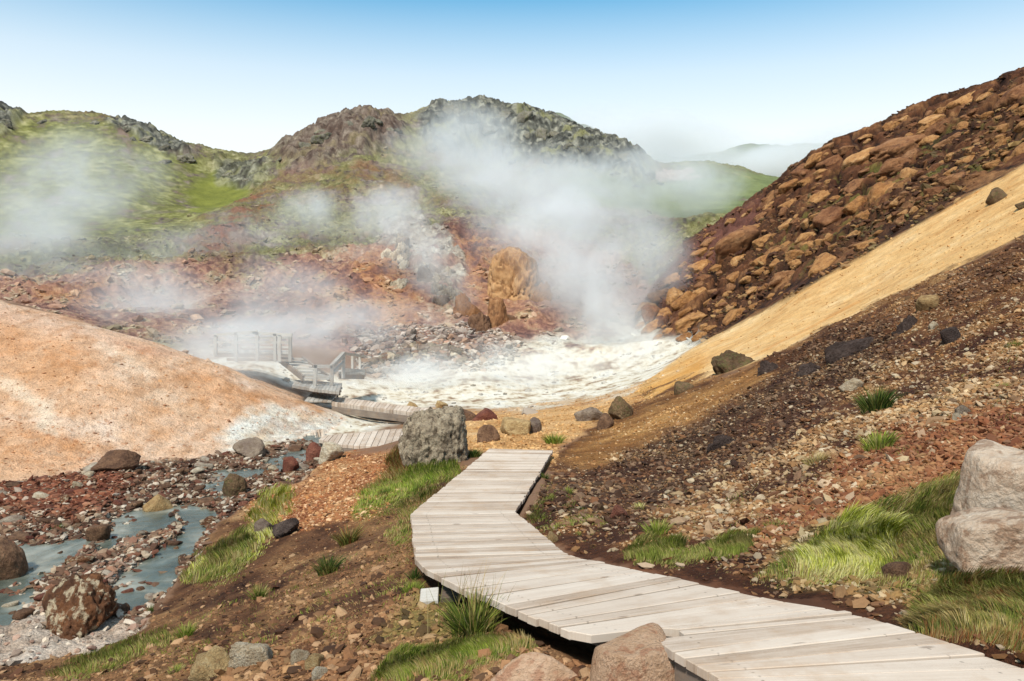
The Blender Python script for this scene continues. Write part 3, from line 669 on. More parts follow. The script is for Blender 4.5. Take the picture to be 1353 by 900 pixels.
rock((935,572,985,590), 'dark', 'flat dark lava patch in the middle of the dark gravel', 'rock', 106, 5, .5, 2.5, tilt=-14, rough=.35)
rock((1240,432,1267,456), 'dark', 'black stone on the pale scree to the right', 'rock', 111, 4, .9)
rock((1109,499,1138,518), 'pale', 'pale grey stone in the middle of the gravel slope', 'stone', 113, 4, .9, cat='stone')
rock((1226,424,1240,436), 'pale', 'whitish stone left of the black stone', 'stone', 115, 4, .9, cat='stone')
rock((1256,545,1270,557), 'pale', 'white stone alone on the red scree', 'stone', 117, 4, .9, cat='stone')
rock((1262,535,1282,549), 'purple', 'grey purple stone behind the white stone on the scree', 'stone', 119, 4, .9, cat='stone')
rock((805,667,830,686), 'red', 'dull red stone beside the boardwalk on the gravel', 'stone', 121, 4, .9, cat='stone')
rock((722,703,738,718), 'tan', 'yellow stone touching the inner boardwalk edge', 'stone', 123, 4, .9, cat='stone')
rock((1165,742,1215,766), 'brown', 'brown earth covered rock in the bright grass', 'rock', 125, 4, .8, 1.0)
rock((846,402,880,424), 'block_dark', 'brown round rock at the lowest tip of the block slope', 'rock', 127, 4, .9)

# cracked pale-orange crag in the middle of the hill and the grey one beside it
rock((642,326,718,398), 'crackle', 'crackled pale orange crag in the middle of the red hillside', 'outcrop', 131, 6, .7, .7, cat='rock outcrop', planes=6, p=6, rough=.16, cracks=.14, cs=.36, pits=.05, boxy=1.2)
for i, (bb, kd, lab) in enumerate([((600,384,640,420),'block_dark','dark broken rock below the left foot of the crackled orange crag'),((640,392,678,432),'block_dark','dark broken rock just below the crackled orange crag'),((615,412,650,440),'brown','brown rock lowest of the dark rocks under the orange crag'),
  ((700,370,726,400),'block','orange rock at the right foot of the crackled crag')]):
    rock(bb, kd, lab, 'outcrop', 133 + i, 5, .7, 1.0, cat='rock outcrop', rough=.35, cracks=.14, tilt=-15 + 12 * i)
g = np.random.default_rng(44)
for i in range(26):
    t = g.random(); px = 508 + 96 * t + g.normal() * 5; py = 322 + 62 * t + g.normal() * 12; w_ = 7 + 12 * g.random()
    rock((px - w_, py - w_ * .8, px + w_, py + w_ * .5), ['pale', 'grey', 'grey', 'purple'][i % 4], 'pale grey broken rock in the steaming crag of the mid hillside', 'crag_rock', 440 + i % 7, 4, .7, 1.3, cat='crag', group='broken rocks of the pale steaming crag', rough=.35, cracks=.14, tilt=g.normal() * 18 + 25, rz=g.random() * 6)

# orange blocks of the right slope (crop coordinates of two enlargements)
B1 = [(425,270,665,450),(490,400,600,490),(310,420,410,510),(410,440,455,505),(425,480,495,530),(335,500,410,550),(315,545,380,590),(155,505,280,575),(275,485,325,555),(80,585,185,670),(160,585,260,665),(200,615,320,700),(225,565,270,595),
 (305,580,375,630),(365,585,440,650),(10,650,95,750),(105,680,195,765),(200,725,390,790),(55,740,105,780),(155,785,210,840),(350,765,395,810),(310,815,390,875),(480,690,600,780),(640,400,745,470),(585,475,620,520),(650,470,700,520),(725,360,780,410),(660,280,725,375),
 (770,220,860,290),(855,280,960,340),(905,320,970,380),(970,305,1015,360),(1010,295,1064,345),(835,420,915,480),(725,420,790,480),(690,125,735,160),(855,175,890,205),(600,235,690,262),(480,560,540,600),(440,640,480,690),(520,650,560,690),(240,790,300,830),(120,560,170,590),
 (560,520,640,560),(770,330,850,365),(900,200,960,250),(330,660,420,690),(420,690,470,720),(0,760,60,810),(90,830,150,870)]
B2 = [(535,550,665,660),(655,515,725,580),(720,460,855,550),(830,515,870,560),(800,530,830,565),(700,560,775,610),(610,530,650,555),(480,340,570,390),(555,350,650,405),(620,310,680,340),(650,335,770,400),(760,280,950,350),(810,290,930,370),(935,220,1005,250),(940,190,1050,230),
 (1010,235,1045,260),(1085,215,1150,250),(1195,370,1250,410),(1310,310,1380,350),(970,470,1035,515),(1050,470,1085,495),(960,495,985,520),(470,435,520,470),(440,390,540,430),(390,450,460,490),(320,540,360,565),(560,660,610,700),(590,505,640,530),(700,400,760,425),(880,330,940,360),
 (860,400,930,440),(1000,290,1060,325),(950,270,1010,310),(1060,260,1100,290),(1180,180,1230,215),(1130,160,1180,190),(1100,350,1170,390),(1240,230,1290,260),(1290,150,1340,180),(1150,280,1190,300),(1040,340,1080,370),(800,215,860,250),(700,265,760,290),(860,195,900,215),(960,172,1000,192),
 (1240,120,1300,145),(1330,210,1380,250),(1040,400,1090,430),(900,415,960,445),(760,640,800,665),(1230,290,1290,315),(1010,430,1050,455),(560,300,600,330),(520,480,560,510),(900,550,940,580)]
blocks = [(840 + a / 4.09, 240 + b / 4.09, 840 + c / 4.09, 240 + e / 4.09) for a, b, c, e in B1] + [(900 + a / 2.987, 90 + b / 2.987, 900 + c / 2.987, 90 + e / 2.987) for a, b, c, e in B2]
g = np.random.default_rng(5)
POLY = [(845,440),(875,372),(930,312),(1010,262),(1070,208),(1150,178),(1353,104),(1353,200),(1250,268),(1130,338),(1050,382),(925,450),(880,446)]
tries = 0
def _in(px, py): return polymask(np.array([px]), np.array([py]), POLY, .5)[0] > .5
bandy = lambda x: .5 + .5 * math.sin(x * 3)
while len(blocks) < 270 and tries < 6000:
    tries += 1
    px = g.uniform(840, 1353); py = g.uniform(100, 450)
    if not _in(px, py): continue
    s_ = 4 + 20 * g.random() ** 3
    if any(abs(px - (a + c) / 2) < (s_ + c - a) * .42 and abs(py - (b + e) / 2) < (s_ * .7 + e - b) * .42 for a, b, c, e in blocks): continue
    if gnoise2(np.array([px / 45 + py / 60]), np.array([py / 30 - px / 70]))[0] < -.18 and g.random() < .8: continue
    blocks.append((px - s_, py - s_ * .6, px + s_, py + s_ * .6))
for i, (x0, y0, x1, y1) in enumerate(blocks):
    P = hit((x0 + x1) / 2, (y0 + y1) / 2); Y = P[1]
    if Y > 75: continue
    w_, h_ = (x1 - x0) * Y / F, (y1 - y0) * Y / F
    L_ = math.hypot(w_, h_) * .98; T_ = min(L_ * .8, 1.12 * w_ * h_ / L_)
    big = (x1 - x0) > 20
    v = P - np.array([0, 0, CAMZ]); v /= np.linalg.norm(v)
    P = P + v * L_ * (.15 if i % 3 else .2)
    kind = 'block' if g.random() < .6 else 'block_dark'
    me_ = rock_mesh('blk', 200 + i % 14, 4, planes=9, p=14, rough=.2, boxy=1.1 + .2 * (i % 3), cracks=.08, cs=.6)
    o = put_rock('block_rock', me_, RM[kind], P, (L_ / 2 * 1.04, L_ * .42, T_ / 2 * 1.12), (g.normal() * .12, R(-30 + g.normal() * 9), g.normal() * .15))
    if big and i < 105:
        tag(o, None, 'rock', 'large orange blocks cracked out of the right slope'); o['label'] = 'large weathered orange brown block jutting from the dark right hillside'
    else:
        tag(o, None, 'rock', 'small brown blocks scattered on the right slope'); o['label'] = 'small rounded brown rock embedded in the dark right hillside'

# crags that break the skyline of the back hill
g = np.random.default_rng(15)
ridge = [(0,137),(12,144),(55,148),(118,154),(165,164),(190,176),(215,188),(236,200),(330,207),(372,198),(402,186),(418,172),(436,164),(452,160),(478,155),(494,155),(512,163),(530,163),(560,154),(574,146),(592,140),(612,137),(645,136),(668,141),(690,150),(715,162),(738,172),(760,182),(782,189),(805,194),(822,197),(840,212),(852,224),(866,236)]
lower = [(580,175),(600,160),(640,165),(660,180),(690,190),(720,198),(750,205),(780,214),(810,222),(840,236),(620,195),(670,205),(710,215),(300,222),(320,230),(215,200),(180,175),(8,160),(565,190),(630,150),(700,172)]
for i, (px, py) in enumerate(ridge + lower):
    for _ in range(1):
        qx, qy = px + g.normal() * 6, py + 4 + abs(g.normal()) * 5
        P = hit(qx, qy)
        if P[1] > 150 or P[1] < 60: continue
        s_ = (5 + 8 * g.random() ** 1.5) * P[1] / F
        if px < 380 and py > 180 and _: continue
        o = put_rock('crag_rock', rock_mesh('crag', 400 + (i + _) % 9, 4, planes=10, p=16, rough=.4, cracks=.16), RM['crag'], P - np.array([0, 0, s_ * .5]), (s_ * (1 + .7 * g.random()), s_ * 1.1, s_ * (.6 + .6 * g.random())), (g.normal() * .4, R(g.normal() * 25), g.random() * 6))
        tag(o, 'dark grey crag of bare rock along the crest of the back hill', 'crag', 'crags along the hill crest')

# rubble heap of grey stones beyond the white mud
g = np.random.default_rng(8)
for i in range(150):
    t = g.random(); px = 496 + 130 * t + g.normal() * 4; py = 477 - 24 * math.sin(min(t, .95) * 3.0) * g.random() ** .8 + 4 * g.random()
    P = hit(px, py); s_ = (2.6 + 5.5 * g.random() ** 2.5) * P[1] / F
    kind = ['grey', 'pale', 'brown', 'purple'][int(g.integers(4))]
    o = put_rock('rubble_stone', rock_mesh('rub', 300 + i % 6, 3, planes=8, p=12, rough=.1), RM[kind], P + np.array([0, 0, s_ * .25]), (s_ * 1.2, s_, s_ * .85), (g.normal() * .3, g.normal() * .3, g.random() * 6))
    tag(o, 'grey stone in the rubble heap beyond the white steaming mud', 'stone', 'rubble stones beyond the white mud')

# stones of the stream bed: the larger ones one by one
g = np.random.default_rng(9)
ok = (PXG > -30) & (PXG < 440) & (Z['stream'] > .75) & (rg > 8) & (rg < 22)
jj = np.argwhere(ok); area = (rg[ok] ** 1.0); pr = area / area.sum()
cnt = 0; placed = []
for k in g.choice(len(jj), 2500, p=pr):
    if cnt >= 230: break
    a_, b_ = jj[k]; x, y, z = GX[a_, b_], GY[a_, b_], GZ[a_, b_]
    if (chan[a_, b_] > .5 and g.random() < .72) or Z['silt'][a_, b_] > .4: continue
    s_ = .045 + .13 * g.random() ** 3.2
    if any((x - q[0]) ** 2 + (y - q[1]) ** 2 < (s_ + q[2]) ** 2 * .8 for q in placed): continue
    placed.append((x, y, s_)); cnt += 1
    kind = g.choice(['stone', 'brown', 'pale', 'brown', 'red', 'rust'])
    z = max(z, wlevel(x, y) - s_ * .25)
    o = put_rock('stream_stone', rock_mesh('str', 320 + cnt % 9, 3, planes=8, p=11, rough=.1), RM[kind], (x, y, z + s_ * .18), (s_ * 1.25, s_ * .95, s_ * (.45 + .3 * g.random())), (g.normal() * .15, g.normal() * .15, g.random() * 6))
    tag(o, 'loose stone lying in the shallow stream bed below the mound', 'stone', 'stones in the stream bed')

# ---------------------------------------------------------------- gravel (real little stones)
cummin = np.minimum.accumulate(np.where(front, PYG, 9999), 0)
vis = (PYG <= cummin + 1.0) & front & (PXG > -160) & (PXG < 1620) & (PYG < 1000) & (rg > 2.6)
dpx = np.abs(np.gradient(PXG, axis=1)); dpy = np.abs(np.gradient(PYG, axis=0)); AREA = np.where(vis, np.clip(dpx, 0, 4) * np.clip(dpy, 0, 6), 0)
def scatter(w, n_, seed):
    g = np.random.default_rng(seed); p_ = (w * AREA).ravel(); c = np.cumsum(p_)
    if c[-1] <= 0: return np.zeros((0, 3)), np.zeros(0)
    k = np.searchsorted(c, g.random(n_) * c[-1]); i, j = np.unravel_index(np.minimum(k, p_.size - 1), GX.shape)
    i = np.minimum(i, NR - 2); j = np.minimum(j, NT - 2); u = g.random(n_); v = g.random(n_)
    r_ = RR[i] * (1 - u) + RR[i + 1] * u; t_ = TH[j] * (1 - v) + TH[j + 1] * v
    x = r_ * np.sin(t_); y = r_ * np.cos(t_)
    return np.stack([x, y, gz(x, y)], 1), k
m = M('gravel'); ca = m.n('ShaderNodeAttribute', attribute_name='Col').outputs['Color']; pos = m.n('ShaderNodeNewGeometry').outputs['Position']
ff = m.math('ADD', .62, m.math('MULTIPLY', m.noise(pos, 45, 4, .7), .76)); cb = m.n('ShaderNodeVectorMath', operation='SCALE'); m.l(ca, cb.inputs[0]); m.l(ff, cb.inputs[3])
GRAV = m.finish(cb.outputs[0], .9, m.noise(pos, 90, 3, .6), .006, .8, .2)
def gravel(w, n_, size, pal, seed, minpx=1.0, maxs=.09, flat=.62, sp=.55, label='', tint=.5):
    P, k = scatter(w, n_, seed); n_ = len(P); g = np.random.default_rng(seed + 1)
    if not n_: return
    s_ = size * np.exp(g.normal(0, sp, n_)); s_ = np.clip(np.maximum(s_, minpx * P[:, 1] / F * .5), 0, np.maximum(maxs, minpx * P[:, 1] / F * 1.0))
    D, Fc = ico(1); nv = len(D)
    jit = 1 + g.normal(0, .2, (12, nv, 1)); var = g.integers(0, 12, n_)
    L_ = (D[None] * jit)[var] * np.stack([s_ * g.uniform(.8, 1.35, n_), s_ * g.uniform(.7, 1.1, n_), s_ * g.uniform(.6, 1.1, n_) * flat], -1)[:, None, :]
    a = g.random(n_) * 6.283; ca_, sa_ = np.cos(a)[:, None], np.sin(a)[:, None]; tl = g.normal(0, .35, n_)[:, None]
    x, y, z = L_[..., 0], L_[..., 1], L_[..., 2]
    z2 = z + tl * x; x2 = x * ca_ - y * sa_; y2 = x * sa_ + y * ca_
    Vv = np.stack([x2, y2, z2], -1) + (P + np.array([0, 0, 1.0]) * (s_ * .12)[:, None])[:, None, :]
    pal = np.array([hx(c) for c in pal]); cc = pal[g.integers(0, len(pal), n_)] * g.uniform(.75, 1.25, (n_, 1))
    gc = C.reshape(-1, 3)[k]; cc = cc * (1 - tint) + gc * tint * g.uniform(.75, 1.5, (n_, 1))
    Fv = (Fc[None] + (np.arange(n_) * nv)[:, None, None]).reshape(-1, 3)
    o = link(np_mesh('gravel', Vv.reshape(-1, 3), Fv, 3, np.clip(np.repeat(cc, nv, 0), .005, .9)), 'gravel', GRAV, smooth=False)
    tag(o, label, kind='stuff')
nodeck = (1 - fm) * (1 - .8 * Z['deck_soil'])
patch = np.clip(.25 + 1.2 * sstep(-.15, .3, nB + .5 * nC), 0, 1.4)
WARM = ['b08a60', '94683e', 'c8a67c', '7a5236', 'd8c0a0', '8c7058', 'a87c50', '5c4030']
gravel(Z['right'] * nodeck * patch * (1 - Z['right_red'] * .6) * (rg < 25), 54000, .013, WARM + ['c8b494', '9c7450', '84603c'], 21, 1.1, .05, label='pale and brown scree covering the right slope')
PALEZ = polymask(PXG, PYG, [(860,640),(1050,560),(1200,430),(1353,400),(1353,520),(1200,590),(1050,690),(900,720)], 40)
gravel(Z['right'] * nodeck * PALEZ * patch, 7000, .017, ['c8ac84', 'a88864', 'd8c4a4', '8c6c48', 'b89c78', '644c38'], 22, 1.4, .065, sp=.5, label='larger pale scree stones on the right slope', tint=.45)
gravel(Z['right'] * nodeck * PALEZ * patch, 260, .04, ['b8a07c', 'a08468', 'c8b498', '84684e', '64503e'], 35, 2, .10, sp=.35, label='scattered cobbles on the right slope', tint=.2)
gravel(Z['right'] * nodeck * (Z['right_dark'] + Z['right_top']), 9000, .018, ['36261c', '503a2c', '281c16', '6a5240', '8c7058', '7a5236'], 23, 1.3, .07, label='dark lava gravel on the right slope', tint=.3)
gravel(Z['right'] * Z['right_red'] * nodeck, 9000, .014, ['7c4c34', '94603e', '5c3424', 'a87c5c', '9c7450'], 24, 1.0, .05, label='reddish cinder gravel on the right slope')
gravel(Z['bank'] * nodeck * patch * (rg < 22), 23000, .008, ['8c6040', '6a4630', 'a07850', '4c3022', 'ac8860', '7c5438'], 25, .8, .035, label='brown cinder gravel on the stream bank', tint=.6)
gravel(Z['bank'] * Z['bank_orange'] * (rg < 22), 7000, .014, ['b07848', 'c8986a', '8c5434', '6c3c26', 'dcb48c', '9c5c38'], 38, 1.2, .05, label='orange cinder gravel on the upper stream bank', tint=.3)
gravel(Z['bank'] * nodeck * (rg < 22), 5000, .014, ['3c2418', '5c3a28', '8c6444', 'b48c68', '2c1a12'], 39, 1.3, .05, label='dark and pale clods on the stream bank', tint=.2)
gravel(Z['bank'] * nodeck * patch * (rg < 22), 700, .022, ['8c6040', '6a4630', 'a88058', '4c3022', 'b89470'], 36, 1.2, .05, label='stones strewn on the stream bank', tint=.4)
gravel(Z['stream'] * (1 - chan * .8) * (1 - Z['silt'] * .97), 16000, .026, ['8c7058', '6c4e3c', 'b8a48c', '54382a', 'd4c4b0', '80503a', '3c2a20', '704030'], 26, 1.2, .08, label='small stones and pebbles of the stream bed', tint=.35)
gravel(Z['stream_red'] * (1 - chan), 6000, .028, ['6c3a26', '84503a', '54281a', '9c6c50', '3c2018'], 27, 1.2, .08, label='red brown clinker heaped beside the stream', tint=.3)
gravel(Z['valley_ochre'] * nodeck, 5000, .02, ['b48450', 'c8a070', '94683c', 'd4b080', '84583a'], 28, .8, .05, label='ochre gravel past the boardwalk end', tint=.6)
gravel(Z['blocks'] * (rg > 30) * sstep(.1, -.2, nA + nB * .6), 4500, .06, ['84583a', '5a3a28', 'a07048', '3c2620', 'b8905e', '6a5c3c'], 29, 1.2, .3, label='small rubble between the blocks of the right slope', tint=.4)
gravel(hz * (1 - soft_) * (1 - Z['white']) * (1 - Z['crag']) * sstep(-.1, .3, nL + .4 * nF) * sstep(120, 60, rg) * (rg > 38), 5000, .07, ['94867c', '7c6a60', 'a89888', '6a5048', '8c6a58'], 30, .9, .35, sp=.7, label='loose stones strewn over the back hillside', tint=.6)
gravel(Z['apron'], 2500, .10, ['b0a498', '8c8074', 'c8bcae', '6c6058', '9c7c64'], 37, 1.2, .3, label='loose grey rubble before the red hillside', tint=.3)
gravel(Z['white'] * (rg > 24) * sstep(.05, .35, nL + nF * .5), 350, .05, ['b8aca0', '948678', 'd8d0c4', '7c7068'], 31, 1.0, .25, label='grey pebbles on the white mud', tint=.4)
gravel(Z['mound'] * vis, 3500, .014, ['a8683c', '8c5430', 'c08a58'], 32, 1.0, .08, label='scattered clods on the ochre mound', tint=.4)
gravel(Z['ochre'] * vis, 2200, .014, ['b8844c', 'c08a50', '94683c'], 33, .8, .07, label='scattered clods on the right ochre slope', tint=.4)
# ---------------------------------------------------------------- boardwalks
def wood(name, stops, grain=1.0):
    m = M(name)
    u = m.n('ShaderNodeAttribute', attribute_name='u').outputs['Fac']; v = m.n('ShaderNodeAttribute', attribute_name='v').outputs['Fac']; pid = m.n('ShaderNodeAttribute', attribute_name='pid').outputs['Fac']
    cx = m.n('ShaderNodeCombineXYZ'); m.l(m.math('MULTIPLY', u, 1.1), cx.inputs[0]); m.l(m.math('MULTIPLY', v, 26), cx.inputs[1]); m.l(m.math('MULTIPLY', pid, 3.7), cx.inputs[2])
    g1 = m.noise(cx.outputs[0], 1.6, 7, .65, .8); pos = m.n('ShaderNodeNewGeometry').outputs['Position']
    bl = m.noise(pos, 1.7, 5, .6); fi = m.noise(pos, 60, 3, .6)
    wn = m.n('ShaderNodeTexWhiteNoise', noise_dimensions='1D'); m.l(pid, wn.inputs['W'])
    f = m.math('ADD', m.math('MULTIPLY', g1, .55 * grain), m.math('MULTIPLY', bl, .42)); f = m.math('ADD', f, m.math('MULTIPLY', m.math('SUBTRACT', wn.outputs['Value'], .5), .42)); f = m.math('ADD', f, m.math('MULTIPLY', m.math('SUBTRACT', fi, .5), .10))
    c = m.ramp(f, stops)
    # knots and dark nail heads in pairs near the plank ends
    kn = m.n('ShaderNodeTexVoronoi', feature='F1'); kv = m.n('ShaderNodeCombineXYZ'); m.l(m.math('MULTIPLY', u, 2.0), kv.inputs[0]); m.l(m.math('MULTIPLY', v, 7), kv.inputs[1]); m.l(m.math('MULTIPLY', pid, 1.0), kv.inputs[2]); m.l(kv.outputs[0], kn.inputs['Vector']); kn.inputs['Scale'].default_value = 1.1
    c = m.mixc(m.mr(kn.outputs['Distance'], .05, .11, .55, 0), c, hx('6c5442'))
    em = m.n('ShaderNodeAttribute', attribute_name='e').outputs['Fac']
    du = m.math('SUBTRACT', m.math('MINIMUM', u, em), .17); dv = m.math('SUBTRACT', m.math('ABSOLUTE', m.math('SUBTRACT', v, .07)), .036)
    dd = m.math('SQRT', m.math('ADD', m.math('MULTIPLY', du, du), m.math('MULTIPLY', dv, dv)))
    c = m.mixc(m.mr(dd, .004, .009, .6, 0), c, hx('3c3028'))
    dirt = m.mr(m.noise(pos, 3.1, 6, .65), .50, .70, 0, .45)
    c = m.mixc(dirt, c, hx('b08a66'))
    return m.finish(c, .78, g1, .004, .6, .25)
WOOD = wood('weathered_wood', [(.10, hx('7c6252')), (.28, hx('b49c88')), (.46, hx('cfbaa8')), (.7, hx('decbba')), (.9, hx('ebddd0'))])
WOODD = wood('dark_wood', [(.2, hx('54463c')), (.5, hx('86766a')), (.8, hx('a89888'))])  # darker wood for joists, beams, stringers and the broken board
WOODF = wood('grey_wood', [(.2, hx('8c847c')), (.5, hx('bcb4aa')), (.8, hx('dcd4ca'))])

class Planks:
    def __init__(s): s.V, s.Fq, s.u, s.v, s.p, s.e = [], [], [], [], [], []
    def prism(s, a0, a1, b1, b0, th, pid, ch=.004):
        """plank with the top corners a0 a1 (one long edge) and b0 b1 (the other)"""
        a0, a1, b1, b0 = [np.array(q, float) for q in (a0, a1, b1, b0)]
        dn = np.array([0, 0, -1.0]); c = (a0 + a1 + b0 + b1) / 4
        ring = [a0, a1, b1, b0]; L_ = max(np.linalg.norm(a1 - a0), np.linalg.norm(b1 - b0)); W_ = np.linalg.norm((b0 + b1 - a0 - a1) / 2)
        ins = []
        ex = (a1 - a0) / max(L_, 1e-6); ey = (b0 - a0); ey = ey / max(np.linalg.norm(ey), 1e-6)
        sg = [(1, 1), (-1, 1), (-1, -1), (1, -1)]
        for q, (i, j) in zip(ring, sg): ins.append(q + ex * ch * i + ey * ch * j)
        vs = [q + dn * th for q in ring] + [q + dn * ch for q in ring] + ins
        o = len(s.V); s.V += vs
        for k in range(3):
            s.u += [0, L_, L_, 0]; s.e += [L_, 0, 0, L_]; s.v += [0, 0, W_, W_]
        s.p += [pid] * 12
        f = [(3, 2, 1, 0), (8, 9, 10, 11)]
        for k in range(4):
            n_ = (k + 1) % 4; f += [(k, n_, 4 + n_, 4 + k), (4 + k, 4 + n_, 8 + n_, 8 + k)]
        s.Fq += [tuple(i + o for i in q) for q in f]
    def bar(s, a, b, w_, h_, pid, up=(0, 0, 1)):
        a, b = np.array(a, float), np.array(b, float); d = b - a; d /= np.linalg.norm(d); up = np.array(up, float)
        if abs(d @ up) > .95: up = np.array([0, 1.0, 0])
        sd = np.cross(d, up); sd /= np.linalg.norm(sd); u2 = np.cross(sd, d)
        t = u2 * h_ / 2
        s.prism2(a, b, sd * w_ / 2, t, pid)
    def prism2(s, a, b, sd, t, pid):
        o = len(s.V); L_ = np.linalg.norm(b - a)
        s.V += [a - sd - t, a + sd - t, a + sd + t, a - sd + t, b - sd - t, b + sd - t, b + sd + t, b - sd + t]
        s.u += [0] * 4 + [L_] * 4; s.e += [L_] * 4 + [0] * 4; s.v += [0, .05, .1, .15] * 2; s.p += [pid] * 8
        s.Fq += [tuple(i + o for i in q) for q in [(0, 1, 2, 3), (7, 6, 5, 4), (0, 4, 5, 1), (1, 5, 6, 2), (2, 6, 7, 3), (3, 7, 4, 0)]]
    def build(s, name, mat, parent=None):
        V_ = np.array(s.V)
        if parent is not None: V_ = V_ - np.array(parent.location)
        me = np_mesh(name, V_, np.array(s.Fq), 4, None, {'u': np.array(s.u), 'e': np.array(s.e), 'v': np.array(s.v), 'pid': np.array(s.p, float)})
        return link(me, name, mat, parent, smooth=False)
_pid = [0]
gd = np.random.default_rng(77)
def deck(root, segs, pitch=.142, th=.042, mat=None, gap=.007, rag=.006, joist=True, twist=.004):
    P = Planks()
    for sg in segs:
        for (l0, r0), (l1, r1) in zip(sg[:-1], sg[1:]):
            l0, r0, l1, r1 = [np.array(q, float) for q in (l0, r0, l1, r1)]
            w_ = .5 * (np.linalg.norm(l1 - l0) + np.linalg.norm(r1 - r0)); k = max(1, round(w_ / pitch))
            for i in range(k):
                a, b = i / k, (i + 1) / k; _pid[0] += 1
                A0, A1 = l0 + (l1 - l0) * a, r0 + (r1 - r0) * a; B0, B1 = l0 + (l1 - l0) * b, r0 + (r1 - r0) * b
                e = gap / 2; va = (B0 - A0); vb = (B1 - A1); la = max(np.linalg.norm(va), 1e-4); lb = max(np.linalg.norm(vb), 1e-4)
                ea, eb = min(e, la * .2), min(e, lb * .2)
                A0 = A0 + va / la * ea; B0 = B0 - va / la * ea; A1 = A1 + vb / lb * eb; B1 = B1 - vb / lb * eb
                ex = A1 - A0; ex /= np.linalg.norm(ex); j0, j1 = gd.normal(0, rag, 2); dz0, dz1 = gd.normal(0, twist, 2)
                A0 = A0 + ex * j0; B0 = B0 + ex * j0; A1 = A1 + ex * j1; B1 = B1 + ex * j1
                for q, z_ in ((A0, dz0), (B0, dz0 + gd.normal(0, .001)), (A1, dz1), (B1, dz1)): q[2] += z_
                P.prism(A0, A1, B1, B0, th, _pid[0])
    d = P.build('deck', mat or WOOD, root)
    if joist:
        line = [p for sg in segs for p in sg]
        for t in (.2, .5, .85):
            Q = Planks(); pts = [np.array(l) * (1 - t) + np.array(r) * t - np.array([0, 0, th + .045]) for l, r in line]
            for a, b in zip(pts[:-1], pts[1:]):
                if np.linalg.norm(b - a) > .02: Q.bar(a, b, .07, .085, 1000 + _pid[0])
            Q.build('joist', WOODD, root)
    return d
cut = lambda *q: [(deckpt(*a), deckpt(*b)) for a, b in q]
seg1 = cut(*ST[:7], ((783,839),(1092,804.5)))
seg2 = cut(((836,833.2),(1092.5,804.7)), ((872,830.5),(1112,808.5)), ((897,832.5),(1124,811)), ((904,838),(1138,814)))
seg3 = cut(((866,845),(1139,814.2)), ((890,862),(1172,823.5)), ((951,896),(1352,881)), ((1060,985),(1640,985)), ((1290,1400),(2700,1400)))
root = empty('boardwalk', tuple(deckpt(745, 765)), 'long pale weathered plank boardwalk winding down from the lower right', 'boardwalk')
deck(root, [seg1, seg2, seg3], .122, .042, None, .009)
# short posts that carry the open edge, and the thick edge board by the notch
Q = Planks(); a_, b_, c_ = deckpt(878, 854), deckpt(920, 879), deckpt(960, 903)
for s_, e_ in ((a_, b_), (b_, c_)): Q.bar(s_ + np.array([.05, 0, -.125]), e_ + np.array([.05, 0, -.125]), .045, .15, 9)
Q.build('edge_board', WOODD, root)

# loose board end lying on the bank
p = hit(566, 795); lp = empty('plank_offcut', tuple(p), 'square grey board end lying loose on the brown bank left of the boardwalk', 'plank')
Q = Planks(); yy = p[1]; x0, x1 = (553 - CX) * yy / F, (578 - CX) * yy / F; zt = p[2]
Q.prism((x0, yy - .05, zt + .02), (x1, yy - .06, zt + .035), (x1 - .01, yy + .10, zt + .06), (x0 - .01, yy + .11, zt + .045), .035, 3); Q.build('board', WOODF, lp)
Q = Planks(); Q.prism((x1 + .01, yy - .02, zt + .03), (x1 + .17, yy + .0, zt + .04), (x1 + .16, yy + .12, zt + .07), (x1 + .01, yy + .10, zt + .06), .035, 4); o = Q.build('broken_board', WOODD, lp); o['label'] = 'darker rust stained half of the board'

# ---------------------------------------------------------------- distant walkways, stairs and railings
def fix(px, py, Y): return at(px, py, Y)
def flat(pl, pr, Y, dy):
    pass
def lev(px, py, z):
    dx, dz = raydir(px, py); Y = (z - CAMZ) / dz; return np.array([dx * Y, Y, z])
# near corner deck left of the boulder
z1 = .42
r1 = empty('distant_deck', tuple(lev(470, 585, z1)), 'low pale plank deck left of the big grey boulder', 'boardwalk')
deck(r1, [[(lev(421, 581, z1), lev(428, 575.5, z1)), (lev(452, 587.5, z1), lev(460, 572.5, z1)), (lev(490, 590, z1), lev(500, 569, z1)), (lev(532, 590.5, z1), lev(540, 565.5, z1)), (lev(575, 591, z1), lev(590, 566, z1))]], .15, .08, WOOD, .01, .01)
Q = Planks(); Q.bar(lev(450, 588.8, z1) + np.array([0, .1, -.17]), lev(535, 591.5, z1) + np.array([0, .1, -.17]), .06, .16, 7); Q.build('beam', WOODD, r1)
# long low walk behind it, seen edge on
z2 = .45
r2 = empty('plank_walk', tuple(lev(490, 537, z2)), 'long narrow plank walk crossing the white mud seen edge on', 'boardwalk')
deck(r2, [[(lev(438, 531.5, z2), lev(445, 524.5, z2)), (lev(480, 536.5, z2), lev(486, 529.5, z2)), (lev(515, 541, z2), lev(521, 534, z2)), (lev(560, 546.5, z2), lev(566, 539.5, z2)), (lev(600, 551, z2), lev(606, 544, z2))]], .15, .14, WOOD, .01, .01)
Q = Planks(); Q.bar(lev(439, 533.5, z2) + np.array([0, .05, -.2]), lev(600, 553, z2) + np.array([0, .05, -.2]), .08, .2, 7); Q.build('beam', WOODD, r2)
